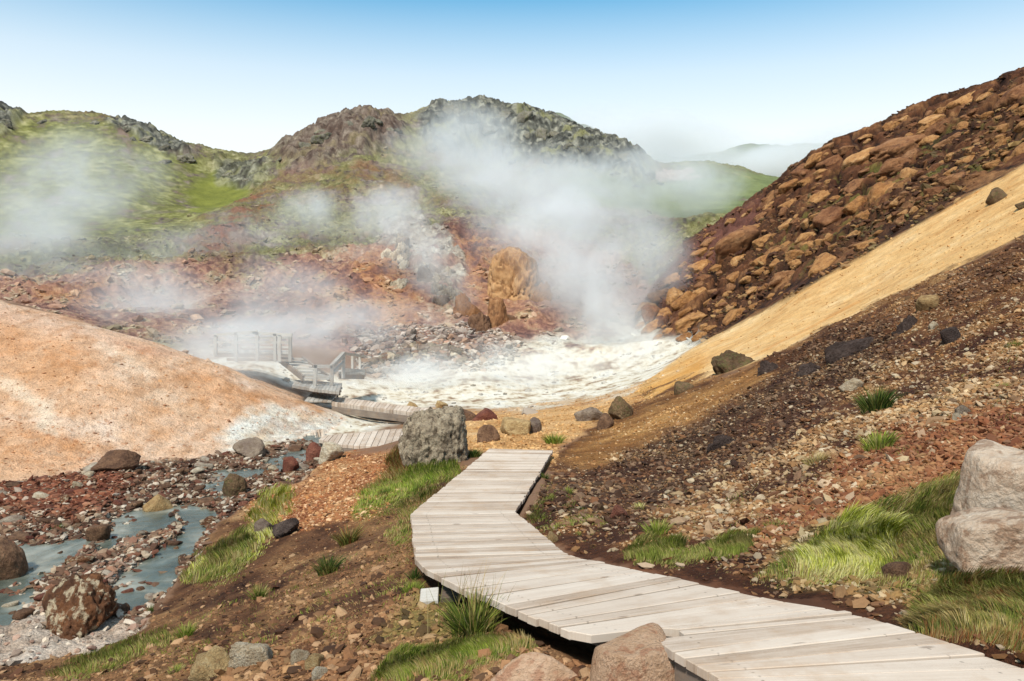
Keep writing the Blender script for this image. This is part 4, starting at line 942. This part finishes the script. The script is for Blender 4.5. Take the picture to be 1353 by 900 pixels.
# landing before the stairs
z3 = .5
r3 = empty('stair_landing', tuple(lev(420, 520, z3)), 'grey plank landing with a gap under its edge below the small railing', 'boardwalk')
deck(r3, [[(lev(402, 529.5, z3), lev(412, 518, z3)), (lev(438, 529.5, z3), lev(448, 518, z3))]], .15, .06, WOODF, .01, .01)
z4 = .85
deck(r3, [[(lev(386, 508.5, z4), lev(390, 502, z4)), (lev(415, 514, z4), lev(424, 504, z4)), (lev(448, 517.5, z4), lev(452, 506, z4))]], .16, .10, WOODF, .01, .01)
# railing with sloping handrail on the landing
r4 = empty('landing_railing', tuple(lev(438, 508, z4)), 'short wooden railing with a sloping handrail beside the stairs', 'railing')
Y4 = lev(438, 510, z4)[1]; W = .11
def bars(root, name, lst, Y, mat=WOODF):
    for (x0, y0, Y0), (x1, y1, Y1), w_ in lst:
        Q = Planks(); _pid[0] += 1; Q.bar(at(x0, y0, Y0), at(x1, y1, Y1), w_, w_, _pid[0]); Q.build(name, mat, root)
bars(r4, 'post', [((416, 511, Y4), (417.5, 482, Y4), W), ((438, 513, Y4), (439, 483, Y4), W), ((453.5, 500, Y4 + 1), (454, 466.5, Y4 + 1), W), ((465.5, 489, Y4 + 2.2), (465.5, 468, Y4 + 2.2), .08), ((475.5, 490, Y4 + 3), (475.5, 470, Y4 + 3), .08)], Y4)
bars(r4, 'rail', [((415, 484, Y4), (440, 484.5, Y4), W), ((417, 497.5, Y4), (439, 498, Y4), .09), ((454, 467, Y4 + 1), (482, 471, Y4 + 3.4), .09), ((454, 489, Y4 + 1), (482, 491, Y4 + 3.4), .14)], Y4)
bars(r4, 'handrail', [((438.5, 484, Y4), (454.5, 467, Y4 + 1), .13), ((439.5, 493, Y4), (454, 479, Y4 + 1), .11)], Y4)
# upper landing behind the sloping handrail
r6 = empty('upper_landing', tuple(at(465, 492, Y4 + 2)), 'upper plank landing with a dark skirt right of the sloping handrail', 'boardwalk')
deck(r6, [[(at(447, 491.5, Y4 + .9), at(447, 489, Y4 + 2.4)), (at(482, 492.5, Y4 + 2.2), at(482, 490, Y4 + 3.8))]], .16, .08, WOODF, .01, .01)
Q = Planks(); Q.bar(at(448, 496, Y4 + 1), at(481, 496.5, Y4 + 2.4), .05, .26, 8); Q.build('skirt_board', WOODD, r6)
# stairs climbing to the left
r5 = empty('stairs', tuple(at(405, 490, Y4 + 1)), 'wooden steps climbing from the landing to the upper railing', 'stairs')
for i in range(7):
    t = i / 6; x = 418 - 34 * t; y = 499 - 26 * t; Y = Y4 + .6 + 1.8 * t
    Q = Planks(); a_, b_ = at(x - 17, y, Y), at(x + 17, y + 1, Y + .1); Q.prism(a_, b_, b_ + np.array([0, .32, 0]), a_ + np.array([0, .32, 0]), .06, 50 + i); Q.build('tread', WOODF, r5)
Q = Planks(); Q.bar(at(435, 500, Y4 + .9), at(399, 474, Y4 + 2.7), .08, .2, 61); Q.build('stringer', WOODD, r5)
Q = Planks(); Q.bar(at(401, 500, Y4 + .6), at(368, 474, Y4 + 2.4), .08, .2, 62); Q.build('stringer', WOODD, r5)
# raised walk with railing, half lost in the steam
r7 = empty('raised_walk', tuple(at(335, 470, Y4 + 2)), 'raised plank walk with a long railing half hidden by steam', 'boardwalk')
Yr = Y4 + 1.5
deck(r7, [[(at(284, 464, Yr), at(284, 461.5, Yr + 1.6)), (at(384, 465.5, Yr), at(384, 463, Yr + 1.6))]], .16, .07, WOODF, .01, .01)
bars(r7, 'beam', [((284, 469.5, Yr), (386, 470.5, Yr), .1), ((300, 475, Yr), (386, 476, Yr), .09)], Yr, WOODD)
bars(r7, 'post', [((x, 478 if x > 300 else 470, Yr), (x, y, Yr), W) for x, y in ((285, 443), (312, 439), (340, 439), (363.5, 441), (369.5, 443), (383.5, 445))], Yr)
bars(r7, 'rail', [((284, 443, Yr), (340, 438.5, Yr), W), ((334, 440, Yr), (386, 443, Yr), W), ((284, 452, Yr), (384, 452.5, Yr), .09), ((312, 446.5, Yr + 1.6), (384, 446.5, Yr + 1.6), .08), ((320, 459, Yr + 1.6), (384, 459, Yr + 1.6), .08)], Yr)

# ---------------------------------------------------------------- grass
m = M('grass'); ca = m.n('ShaderNodeAttribute', attribute_name='Col').outputs['Color']
b = m.n('ShaderNodeBsdfPrincipled'); m.l(ca, b.inputs['Base Color']); b.inputs['Roughness'].default_value = .7; b.inputs['Specular IOR Level'].default_value = .15
tr = m.n('ShaderNodeBsdfTranslucent'); m.l(ca, tr.inputs['Color']); mx = m.n('ShaderNodeMixShader'); mx.inputs[0].default_value = .25
m.l(b.outputs[0], mx.inputs[1]); m.l(tr.outputs[0], mx.inputs[2]); m.l(mx.outputs[0], m.out.inputs['Surface']); GRASS = m.m
PAL = {
 'bright': ['64782a', '8a9c34', 'a8b446', '9aa63e', 'bcbc60', 'b4a868'],
 'lime': ['8c9030', 'b4b840', 'd0d058', 'e0dc74', 'e8e0a0', 'd4c480'],
 'olive': ['7c8434', '94983f', '686c2c', 'a8a858', 'b4a464'],
 'dark': ['3c5420', '586c2c', '384c1c', '707c34', '8c8448'],
 'brown': ['8c6c34', 'a4844c', '785428', 'b8985c', '7c7838', '6c7430'],
 'straw': ['c0a468', 'd4bc84', 'a88c54', 'b0a058', '8c8c40'],
 'mixed': ['5c6828', '84903a', 'a0a648', 'b09c5c', 'c8b47c', '8c7444'],
 'rust': ['6c7434', '8c8440', 'a88c54', '9c6438', 'b89c68', '7c4c2c'],
}
def blades(Pb, h_, w_, pal, seed, lean=.5, dirv=None, origin=(0, 0, 0)):
    """a mesh of tapering bent blades; Pb (n,3) base points, h_ heights, w_ widths"""
    g = np.random.default_rng(seed); n_ = len(Pb); a = g.random(n_) * 6.283
    ld = np.stack([np.cos(a), np.sin(a), 0 * a], 1) * (lean * (.25 + .75 * g.random(n_) ** .8))[:, None]
    na = 12 * gnoise2(Pb[:, 0] / .11 + seed, Pb[:, 1] / .11); nm = lean * .3 * (.4 + np.abs(gnoise2(Pb[:, 0] / .16, Pb[:, 1] / .16 + seed)))
    ld = ld + np.stack([np.cos(na) * nm, np.sin(na) * nm, 0 * na], 1)
    if dirv is not None: ld = ld + np.asarray(dirv) * 1.0
    fa = g.random(n_) * 6.283; sd = np.stack([np.cos(fa), np.sin(fa), 0 * fa], 1)
    sd[:, 1] *= .5; sd /= np.linalg.norm(sd, axis=1)[:, None]
    Vs = []
    for t, ww in ((0, 1.0), (.4, .85), (.75, .5)):
        c = Pb + np.stack([0 * h_, 0 * h_, h_ * (t - .25 * t * t * np.linalg.norm(ld, axis=1))], 1) + ld * (h_ * t ** 1.7)[:, None]
        Vs += [c - sd * (w_ * ww / 2)[:, None], c + sd * (w_ * ww / 2)[:, None]]
    Vs.append(Pb + np.stack([0 * h_, 0 * h_, h_ * (1 - .25 * np.linalg.norm(ld, axis=1))], 1) + ld * h_[:, None])
    Vv = np.stack(Vs, 1).reshape(-1, 3) - np.asarray(origin)
    tri = np.array([[0, 1, 3], [0, 3, 2], [2, 3, 5], [2, 5, 4], [4, 5, 6]])
    Fv = (tri[None] + (np.arange(n_) * 7)[:, None, None]).reshape(-1, 3)
    pal_ = np.array([hx(c, .72) for c in PAL[pal]]); cn = np.clip((.5 + .9 * gnoise2(Pb[:, 0] / .17 + 40, Pb[:, 1] / .17) + g.normal(0, .32, n_)) * len(pal_), 0, len(pal_) - 1).astype(int); cc = pal_[cn] * g.uniform(.55, 1.3, (n_, 1))
    return np_mesh('grass', Vv, Fv, 3, np.clip(np.repeat(cc, 7, 0), .01, .8))
def field(poly, n_, hpx, pal, seed, label, soft=16, lean=.6, name='grass', clump=.0, wmul=1.0, rmax=22, dirv=None):
    """ground cover inside a photo outline; hpx: blade height in photo pixels at the outline's middle"""
    w = polymask(PXJ, PYJ, poly, soft) * (rg < rmax) * (1 - fm)
    if clump: w = w * (sstep(clump - .25, clump + .1, fbm2(GX, GY, .35, 3, .6, seed)) + .03)
    Pb, k = scatter(w, n_, seed); g = np.random.default_rng(seed)
    cl = fbm2(Pb[:, 0], Pb[:, 1], .22, 3, .5, seed * 1.7)
    mid = np.median(Pb[:, 1]); hm_ = hpx * mid / F
    mk = w.ravel()[k]
    h_ = hm_ * g.uniform(.45, 1.15, n_) * (1 + .8 * cl) * (.35 + .65 * np.minimum(1, mk))
    w_ = np.maximum(h_ * .05 * wmul, .85 * Pb[:, 1] / F) * g.uniform(.7, 1.2, n_)
    o = link(blades(Pb - np.array([0, 0, .01]), h_, w_, pal, seed, lean, dirv), name, GRASS, smooth=False)
    o.data.materials[0] = GRASS
    return tag(o, label, kind='stuff')
def tuft(px, py, wpx, hpx, n_, pal, seed, label, lean=.9, cat='grass tuft', name='grass_tuft', group=None):
    P = hit(px, py); Y = P[1]; g = np.random.default_rng(seed); rad = wpx * .5 * Y / F
    a = g.random(n_) * 6.283; q = g.random(n_) ** .6 * rad * .65
    x = P[0] + q * np.cos(a); y = P[1] + q * np.sin(a); Pb = np.stack([x, y, gz(x, y) - .01], 1)
    h_ = hpx * Y / F * g.uniform(.55, 1.15, n_) * (1.1 - .4 * (q / rad)); w_ = np.maximum(h_ * .045, .7 * Y / F)
    out = np.stack([np.cos(a), np.sin(a), 0 * a], 1) * (q / rad)[:, None] * .5
    o = link(blades(Pb, h_, w_, pal, seed, lean * .6, out, P), name, GRASS, smooth=False); o.location = P
    return tag(o, label, cat, group)

field([(462,675),(500,640),(555,607),(608,605),(600,628),(550,655),(520,672),(470,684)], 6500, 12, 'bright', 1, 'bright green grass strip beside the grey boulder', 7)
field([(500,690),(545,650),(600,628),(575,655),(545,690),(552,730),(520,725)], 2600, 10, 'mixed', 2, 'thin mixed grass along the left boardwalk edge', 10, clump=.05)
field([(318,735),(330,690),(345,655),(375,640),(388,660),(372,690),(350,720),(300,765),(240,770),(262,740)], 4200, 14, 'lime', 3, 'yellow green grass on the stream bank', 9, clump=-.02)
field([(235,770),(262,735),(320,705),(345,725),(320,755),(270,775)], 3800, 20, 'mixed', 4, 'olive and brown grass by the water edge', 8, clump=-.05)
field([(490,905),(520,872),(590,855),(660,850),(715,842),(708,862),(640,878),(610,905)], 8500, 24, 'bright', 5, 'bright green grass in the foreground centre', 9)
field([(490,905),(520,868),(640,846),(720,840),(700,872),(610,905)], 2500, 26, 'straw', 6, 'dry straw among the foreground grass', 9, clump=.0)
field([(990,770),(1040,735),(1100,700),(1160,672),(1262,632),(1268,700),(1256,780),(1230,805),(1180,790),(1130,770),(1060,775)], 10000, 22, 'mixed', 7, 'mixed grass bank beside the pink boulders', 10, lean=.7)
field([(1050,765),(1075,720),(1120,692),(1180,700),(1186,735),(1150,775),(1090,775)], 6500, 36, 'lime', 8, 'bright lime grass clump on the right bank', 8, lean=.9)
field([(1185,700),(1225,650),(1268,632),(1262,700),(1240,760),(1190,745)], 4000, 24, 'mixed', 9, 'green grass in front of the pink boulders', 10)
field([(1215,830),(1240,780),(1290,758),(1380,745),(1380,880),(1300,850),(1230,850)], 13000, 40, 'rust', 10, 'rusty brown grass filling the lower right corner', 8, lean=.9)
field([(1200,840),(1240,770),(1380,740),(1380,870),(1300,845)], 4500, 44, 'olive', 11, 'olive grass in the lower right corner', 10, lean=1.0)
field([(1195,830),(1225,790),(1290,800),(1353,850),(1353,870),(1290,845)], 7000, 40, 'straw', 12, 'pale dead grass hanging over the dark earth bank', 8, lean=1.3)
field([(820,742),(840,718),(900,716),(905,735),(960,712),(1000,708),(990,735),(930,742),(880,748)], 5200, 18, 'olive', 13, 'low olive grass hummocks right of the boardwalk', 6)
field([(690,700),(720,640),(760,660),(800,690),(780,720),(730,712)], 2000, 9, 'olive', 14, 'thin yellowish grass above the boardwalk bend', 12, clump=.08)
field([(60,895),(130,865),(215,835),(235,845),(150,885),(90,905)], 2600, 15, 'olive', 15, 'yellowish grass along the near stream bank', 8, clump=.0)
field([(500,640),(520,596),(545,592),(530,645),(500,665),(470,650)], 1800, 16, 'rust', 16, 'reddish dry grass left of the grey boulder', 8)
field([(150,860),(250,810),(400,750),(540,720),(560,790),(450,880),(200,905)], 1500, 10, 'bright', 17, 'sparse small green shoots on the brown bank', 10, clump=.22)
field([(850,640),(1000,640),(1200,560),(1353,430),(1353,560),(1150,690),(900,710)], 900, 10, 'olive', 18, 'sparse small green shoots on the right scree', 10, clump=.26)
field([(300,800),(450,720),(545,700),(560,780),(620,800),(600,850),(480,880),(250,905),(120,905)], 2200, 9, 'straw', 19, 'thin dead stems scattered on the brown bank', 14, clump=.1, lean=1.2)
field([(800,700),(1000,640),(1200,600),(1260,640),(1050,720),(950,770),(830,750)], 1500, 10, 'straw', 20, 'thin dead stems scattered on the right scree', 14, clump=.12, lean=1.2)
T = [(626,836,80,54,420,'mixed','tall straggly grass tuft with seed stems against the boardwalk edge'),(433,757,36,26,320,'dark','dark green grass tuft alone on the left bank'),(461,718,36,26,260,'rust','rusty brown grass tuft below the bright grass strip'),
     (342,790,28,20,200,'mixed','small yellow brown tuft on the lower bank'),(545,780,42,14,240,'bright','flat bright green tuft left of the boardwalk bend'),(868,706,42,22,300,'bright','upright green tuft on the gravel near the boardwalk'),
     (1158,543,50,34,380,'dark','dark green grass tuft high on the gravel slope'),(1162,592,54,24,360,'bright','broad green tuft on the scree below the dark green one'),(1078,610,38,16,160,'straw','dry grey straw tuft on the scree'),
     (732,586,34,16,260,'bright','green tuft on a little earth hump past the boardwalk end'),(626,604,24,14,220,'dark','green tuft squeezed between the grey boulder and the boardwalk'),(785,552,26,12,160,'olive','olive tuft beside the flat purple slab'),
     (845,672,22,10,120,'lime','pale yellow tuft on the gravel'),(1025,697,34,14,170,'olive','olive tuft in the middle of the red scree'),(1254,450,20,9,90,'bright','small green tuft beside the black stone'),
     (1325,512,20,9,90,'bright','small green tuft by the right edge of the scree'),(1340,458,24,10,90,'olive','small olive tuft near the right picture edge'),(232,888,30,12,160,'bright','flat bright tuft near the bottom left'),
     (245,842,24,22,180,'bright','bright leafy tuft on the bank by the silty pool'),(200,810,14,14,90,'dark','small dark tuft at the water edge'),(75,700,22,8,90,'dark','dark green weed patch in the stream rubble'),(752,652,14,10,80,'bright','tiny green tuft near the inner boardwalk edge'),
     (720,632,12,9,80,'dark','tiny dark tuft beside the boardwalk end'),(548,765,20,18,140,'dark','dark tuft tucked under the boardwalk corner'),(775,842,40,14,240,'dark','dark grass tuft in the shade under the open boardwalk edge')]
for i, (px, py, w_, h_, n_, pal, lab) in enumerate(T): tuft(px, py, w_, h_, n_, pal, 100 + i, lab)
# bare dry stems with seed heads beside the deck
g = np.random.default_rng(3); Pb = []; 
for i in range(46):
    p = hit(622 + g.normal() * 20, 834 + g.normal() * 6); Pb.append(p)
Pb = np.array(Pb); o = link(blades(Pb, g.uniform(.22, .48, 46), np.full(46, .0035), 'straw', 5, .35), 'grass', GRASS, smooth=False); tag(o, 'thin pink tan seed stems rising over the boardwalk edge', kind='stuff')
# ---------------------------------------------------------------- distant hills
def far_hill(pts, Y, depth, seed):
    px = np.array([p[0] for p in pts], float); py = np.array([p[1] for p in pts], float)
    X = np.linspace(px.min(), px.max(), 260); top = np.interp(X, px, py)
    dx, dz = raydir(X, top)
    H = CAMZ + dz * Y
    rows = np.linspace(-1, 1, 60)
    gx_ = np.repeat((dx * Y)[None], 60, 0); gy_ = Y + rows[:, None] * depth + gx_ * 0
    prof = np.clip(1 - np.abs(rows), 0, 1)[:, None] ** .8
    gz_ = -8 + (H[None] + 8) * prof
    gz_ += (fbm2(gx_, gy_, Y * .08, 5, .55, seed) * .25 + ridged2(gx_, gy_, Y * .03, 4, .6, seed) * .05) * (H[None] + 8) * .5 * (1 - .5 * prof) * sstep(0, .1, prof)
    id_ = np.arange(gx_.size).reshape(gx_.shape); f = np.stack([id_[:-1, :-1], id_[:-1, 1:], id_[1:, 1:], id_[1:, :-1]], -1).reshape(-1, 4)
    return np_mesh('distant_hills', np.stack([gx_, gy_, gz_], -1).reshape(-1, 3), f, 4)
m = M('far_hill'); pos = m.n('ShaderNodeNewGeometry').outputs['Position']
FARM = m.finish(m.ramp(m.noise(pos, .03, 8, .6), [(.3, hx('4c5244')), (.55, hx('6c7450')), (.8, hx('7c7868'))]), 1, m.noise(pos, .05, 8, .6), 6, .6)
tag(link(far_hill([(600,250),(700,150),(740,153),(790,170),(850,196),(900,205),(950,196),(990,183),(1020,188),(1060,190),(1110,189),(1180,195),(1300,200),(1500,215)], 1700, 420, 3.0), 'distant_hills', FARM), 'misty grey far hills behind the valley', kind='structure')

# ---------------------------------------------------------------- haze and steam
hm = bpy.data.materials.new('haze'); hm.use_nodes = True; nt = hm.node_tree; nt.nodes.clear()
ho = nt.nodes.new('ShaderNodeOutputMaterial'); pv = nt.nodes.new('ShaderNodeVolumePrincipled'); pv.inputs['Color'].default_value = (.93, .96, 1, 1); pv.inputs['Density'].default_value = HAZE_D; pv.inputs['Anisotropy'].default_value = .2
nt.links.new(pv.outputs[0], ho.inputs['Volume'])
def box(x0, x1, y0, y1, z0, z1):
    v = [(x, y, z) for x in (x0, x1) for y in (y0, y1) for z in (z0, z1)]
    f = [(0, 1, 3, 2), (4, 6, 7, 5), (0, 4, 5, 1), (2, 3, 7, 6), (0, 2, 6, 4), (1, 5, 7, 3)]
    return np.array(v, float), np.array(f)
bv, bf = box(-2600, 2600, -2600, 2600, -22, 260)
if HAZE_D > 0:
    tag(link(np_mesh('haze', bv, bf, 4), 'haze', hm, smooth=False), 'thin pale haze over the whole valley', kind='stuff')

def steam(blobs, dens, scale, lo, hi, label, seed, stretch=(1, 1, 1)):
    """one drifting cloud: ellipsoids (photo x, y, distance, half width px, half height px, half depth m, weight) broken up by noise"""
    if not STEAM: return
    E = []
    for (px, py, Y, rx, ry, rd, w) in blobs:
        c = at(px, py, Y); E.append((c, np.array([rx * Y / F, rd, ry * Y / F]), w))
    lo_ = np.min([c - r for c, r, w in E], 0); hi_ = np.max([c + r for c, r, w in E], 0)
    mm_ = M('steam'); p = mm_.n('ShaderNodeNewGeometry').outputs['Position']
    # slow swirl of the coordinates so outlines are torn, not round
    nz = mm_.n('ShaderNodeTexNoise', i_Scale=scale * .45, i_Detail=2.0); mm_.l(p, nz.inputs['Vector'])
    sv = mm_.n('ShaderNodeVectorMath', operation='SUBTRACT'); mm_.l(nz.outputs['Color'], sv.inputs[0]); sv.inputs[1].default_value = (.5, .5, .5)
    sc_ = mm_.n('ShaderNodeVectorMath', operation='SCALE'); mm_.l(sv.outputs[0], sc_.inputs[0]); sc_.inputs[3].default_value = 1.3 / scale
    pw = mm_.n('ShaderNodeVectorMath', operation='ADD'); mm_.l(p, pw.inputs[0]); mm_.l(sc_.outputs[0], pw.inputs[1])
    tot = None
    for c, r, w in E:
        s1 = mm_.n('ShaderNodeVectorMath', operation='SUBTRACT'); mm_.l(pw.outputs[0], s1.inputs[0]); s1.inputs[1].default_value = tuple(c)
        s2 = mm_.n('ShaderNodeVectorMath', operation='DIVIDE'); mm_.l(s1.outputs[0], s2.inputs[0]); s2.inputs[1].default_value = tuple(r)
        s3 = mm_.n('ShaderNodeVectorMath', operation='DOT_PRODUCT'); mm_.l(s2.outputs[0], s3.inputs[0]); mm_.l(s2.outputs[0], s3.inputs[1])
        t = mm_.math('SUBTRACT', 1.0, s3.outputs['Value'], clamp=True); t = mm_.math('MULTIPLY', mm_.math('POWER', t, 1.5), w)
        tot = t if tot is None else mm_.math('ADD', tot, t)
    fn = mm_.noise(pw.outputs[0], scale, 5, .64, .5)
    fn = mm_.mr(fn, lo, hi, 0, 1)
    dn = mm_.math('MULTIPLY', mm_.math('MULTIPLY', tot, fn), dens)
    v = mm_.n('ShaderNodeVolumePrincipled'); v.inputs['Color'].default_value = (1, 1, 1, 1); v.inputs['Anisotropy'].default_value = .1
    mm_.l(dn, v.inputs['Density']); mm_.l(v.outputs[0], mm_.out.inputs['Volume'])
    b0 = lo_ - .6 / scale; b1 = hi_ + .6 / scale
    bv, bf = box(b0[0], b1[0], b0[1], b1[1], b0[2], b1[2])
    tag(link(np_mesh('steam', bv, bf, 4), 'steam', mm_.m, smooth=False), label, kind='stuff')

steam([(740,496,37,160,52,3,1.5),(640,512,36,100,36,3,.9),(845,470,38,75,55,3,.8),(560,502,35,110,40,3,.9),(810,425,42,85,85,4,1.2),(765,365,46,90,80,5,1.1),(720,305,50,110,80,6,.9),(670,260,56,110,70,6,.75),
       (850,350,46,70,75,4,.8),(790,290,52,100,60,6,.6),(690,492,33,270,56,2.5,1.0),(600,215,66,100,50,6,.5)], .46, .28, .40, .64, 'wide white steam plume drifting up from the white mud ground', 1)
steam([(620,190,84,85,48,9,1.0),(680,230,76,120,60,9,1.0),(780,235,76,100,45,9,.9),(860,255,80,120,42,10,1.3),(590,165,88,65,40,8,.7),(930,250,84,70,40,8,.9)], .18, .18, .36, .64, 'thin steam veil drifting across the dark crest rocks', 2)
steam([(560,340,47,65,50,3,1.0),(530,290,50,65,50,4,1.0),(590,370,46,50,45,3,.8),(505,275,52,45,38,4,.8)], .36, .45, .4, .64, 'small pale steam puff on the grey hillside outcrop', 3)
steam([(50,330,54,90,55,6,1.1),(90,250,60,120,85,8,1.0),(130,215,66,100,65,8,.7),(30,290,56,80,70,6,.8),(90,370,50,90,36,5,.8)], .22, .20, .36, .64, 'tall pale steam column over the green left hillside', 4)
steam([(330,440,40,180,50,5,1.0),(220,410,44,130,60,6,.9),(440,450,40,110,55,4,.8),(300,482,35,120,34,3,1.3),(390,390,46,100,55,5,.6),(330,455,42,150,50,4,.9),(470,430,44,110,50,4,.7),(200,380,48,130,50,5,.6),(560,440,44,100,45,4,.5)], .34, .26, .34, .64, 'low steam drifting round the wooden stairs and railings', 5)
steam([(285,462,26.6,125,52,1.1,1.0),(395,480,26.4,90,46,1.0,.62),(330,436,26.6,130,44,1.2,.7),(480,505,26.4,90,34,.9,.5)], .72, .45, .26, .64, 'white veil of steam in front of the stairs and railings', 8)
steam([(405,285,66,50,36,5,1.0),(420,270,68,40,28,5,.8),(470,300,62,90,40,5,.6),(330,310,64,110,40,5,.5),(220,330,60,110,45,5,.6),(480,350,56,80,45,4,.6)], .2, .4, .38, .64, 'faint steam wisp on the mossy middle hillside', 6)
steam([(800,178,165,90,26,20,.9),(880,205,150,110,34,20,1.0),(960,208,160,120,34,20,1.0),(1050,206,170,110,30,20,1.0),(1120,206,175,80,24,20,.8)], .22, .05, .2, .6, 'grey mist bank behind the crest and the far hills', 7)

# ---------------------------------------------------------------- light
SKYW = (5.9, 5.95, 5.9, 1)
SKYT = (.17, .92, 1.02, 1)
w = bpy.data.worlds.new('World'); SC.world = w; w.use_nodes = True; nt = w.node_tree
bg = nt.nodes['Background']; sk = nt.nodes.new('ShaderNodeTexSky'); sk.sky_type = 'NISHITA'; sk.sun_disc = False
SUN_EL, SUN_AZ = R(52), R(200)   # azimuth from +Y clockwise: behind the camera, a little left
sk.sun_elevation = SUN_EL; sk.sun_rotation = SUN_AZ; sk.air_density = 1.0; sk.dust_density = 1.0; sk.ozone_density = 2.0
# hazy white towards the horizon, clear blue above it, unseen white overhead added to neutralise the ambient light
def N(t, **k):
    n_ = nt.nodes.new(t)
    for a, b in k.items(): setattr(n_, a, b)
    return n_
gc_ = N('ShaderNodeTexCoord'); sx = N('ShaderNodeSeparateXYZ'); nt.links.new(gc_.outputs['Generated'], sx.inputs[0])
r_ = N('ShaderNodeValToRGB'); nt.links.new(sx.outputs[2], r_.inputs[0]); el = r_.color_ramp.elements
stops = [(0, .97), (.12, .96), (.19, .88), (.26, .62), (.345, .12), (.44, .05), (.62, .38), (1, .45)]
while len(el) < len(stops): el.new(.5)
for e_, (p_, v_) in zip(el, stops): e_.position = p_; e_.color = (v_, v_, v_, 1)
tn = N('ShaderNodeMix', data_type='RGBA', blend_type='MULTIPLY'); tn.inputs[0].default_value = 1; nt.links.new(sk.outputs[0], tn.inputs[6]); tn.inputs[7].default_value = SKYT
mx = N('ShaderNodeMix', data_type='RGBA'); nt.links.new(r_.outputs[0], mx.inputs[0]); nt.links.new(tn.outputs[2], mx.inputs[6]); mx.inputs[7].default_value = SKYW
nt.links.new(mx.outputs[2], bg.inputs[0]); bg.inputs[1].default_value = .12
sun = bpy.data.lights.new('sun', 'SUN'); so = bpy.data.objects.new('sun', sun); COL.objects.link(so)
sun.energy = 3.4; sun.angle = R(6); sun.color = (1, .94, .84)
d_ = Vector((math.sin(SUN_AZ) * math.cos(SUN_EL), math.cos(SUN_AZ) * math.cos(SUN_EL), math.sin(SUN_EL)))
so.rotation_euler = d_.to_track_quat('Z', 'Y').to_euler(); so.location = (0, 0, 50)

vs = SC.view_settings; vs.view_transform = 'Standard'; vs.look = 'None'; vs.gamma = 1; vs.exposure = EXPO; vs.use_curve_mapping = False
SC.render.engine = 'CYCLES'; cy = SC.cycles
cy.max_bounces = 6; cy.diffuse_bounces = 2; cy.glossy_bounces = 2; cy.transmission_bounces = 2; cy.volume_bounces = 3; cy.transparent_max_bounces = 8
cy.use_denoising = True; cy.caustics_reflective = False; cy.caustics_refractive = False; cy.sample_clamp_indirect = 4
cy.volume_step_rate = 1.0; cy.volume_max_steps = 128
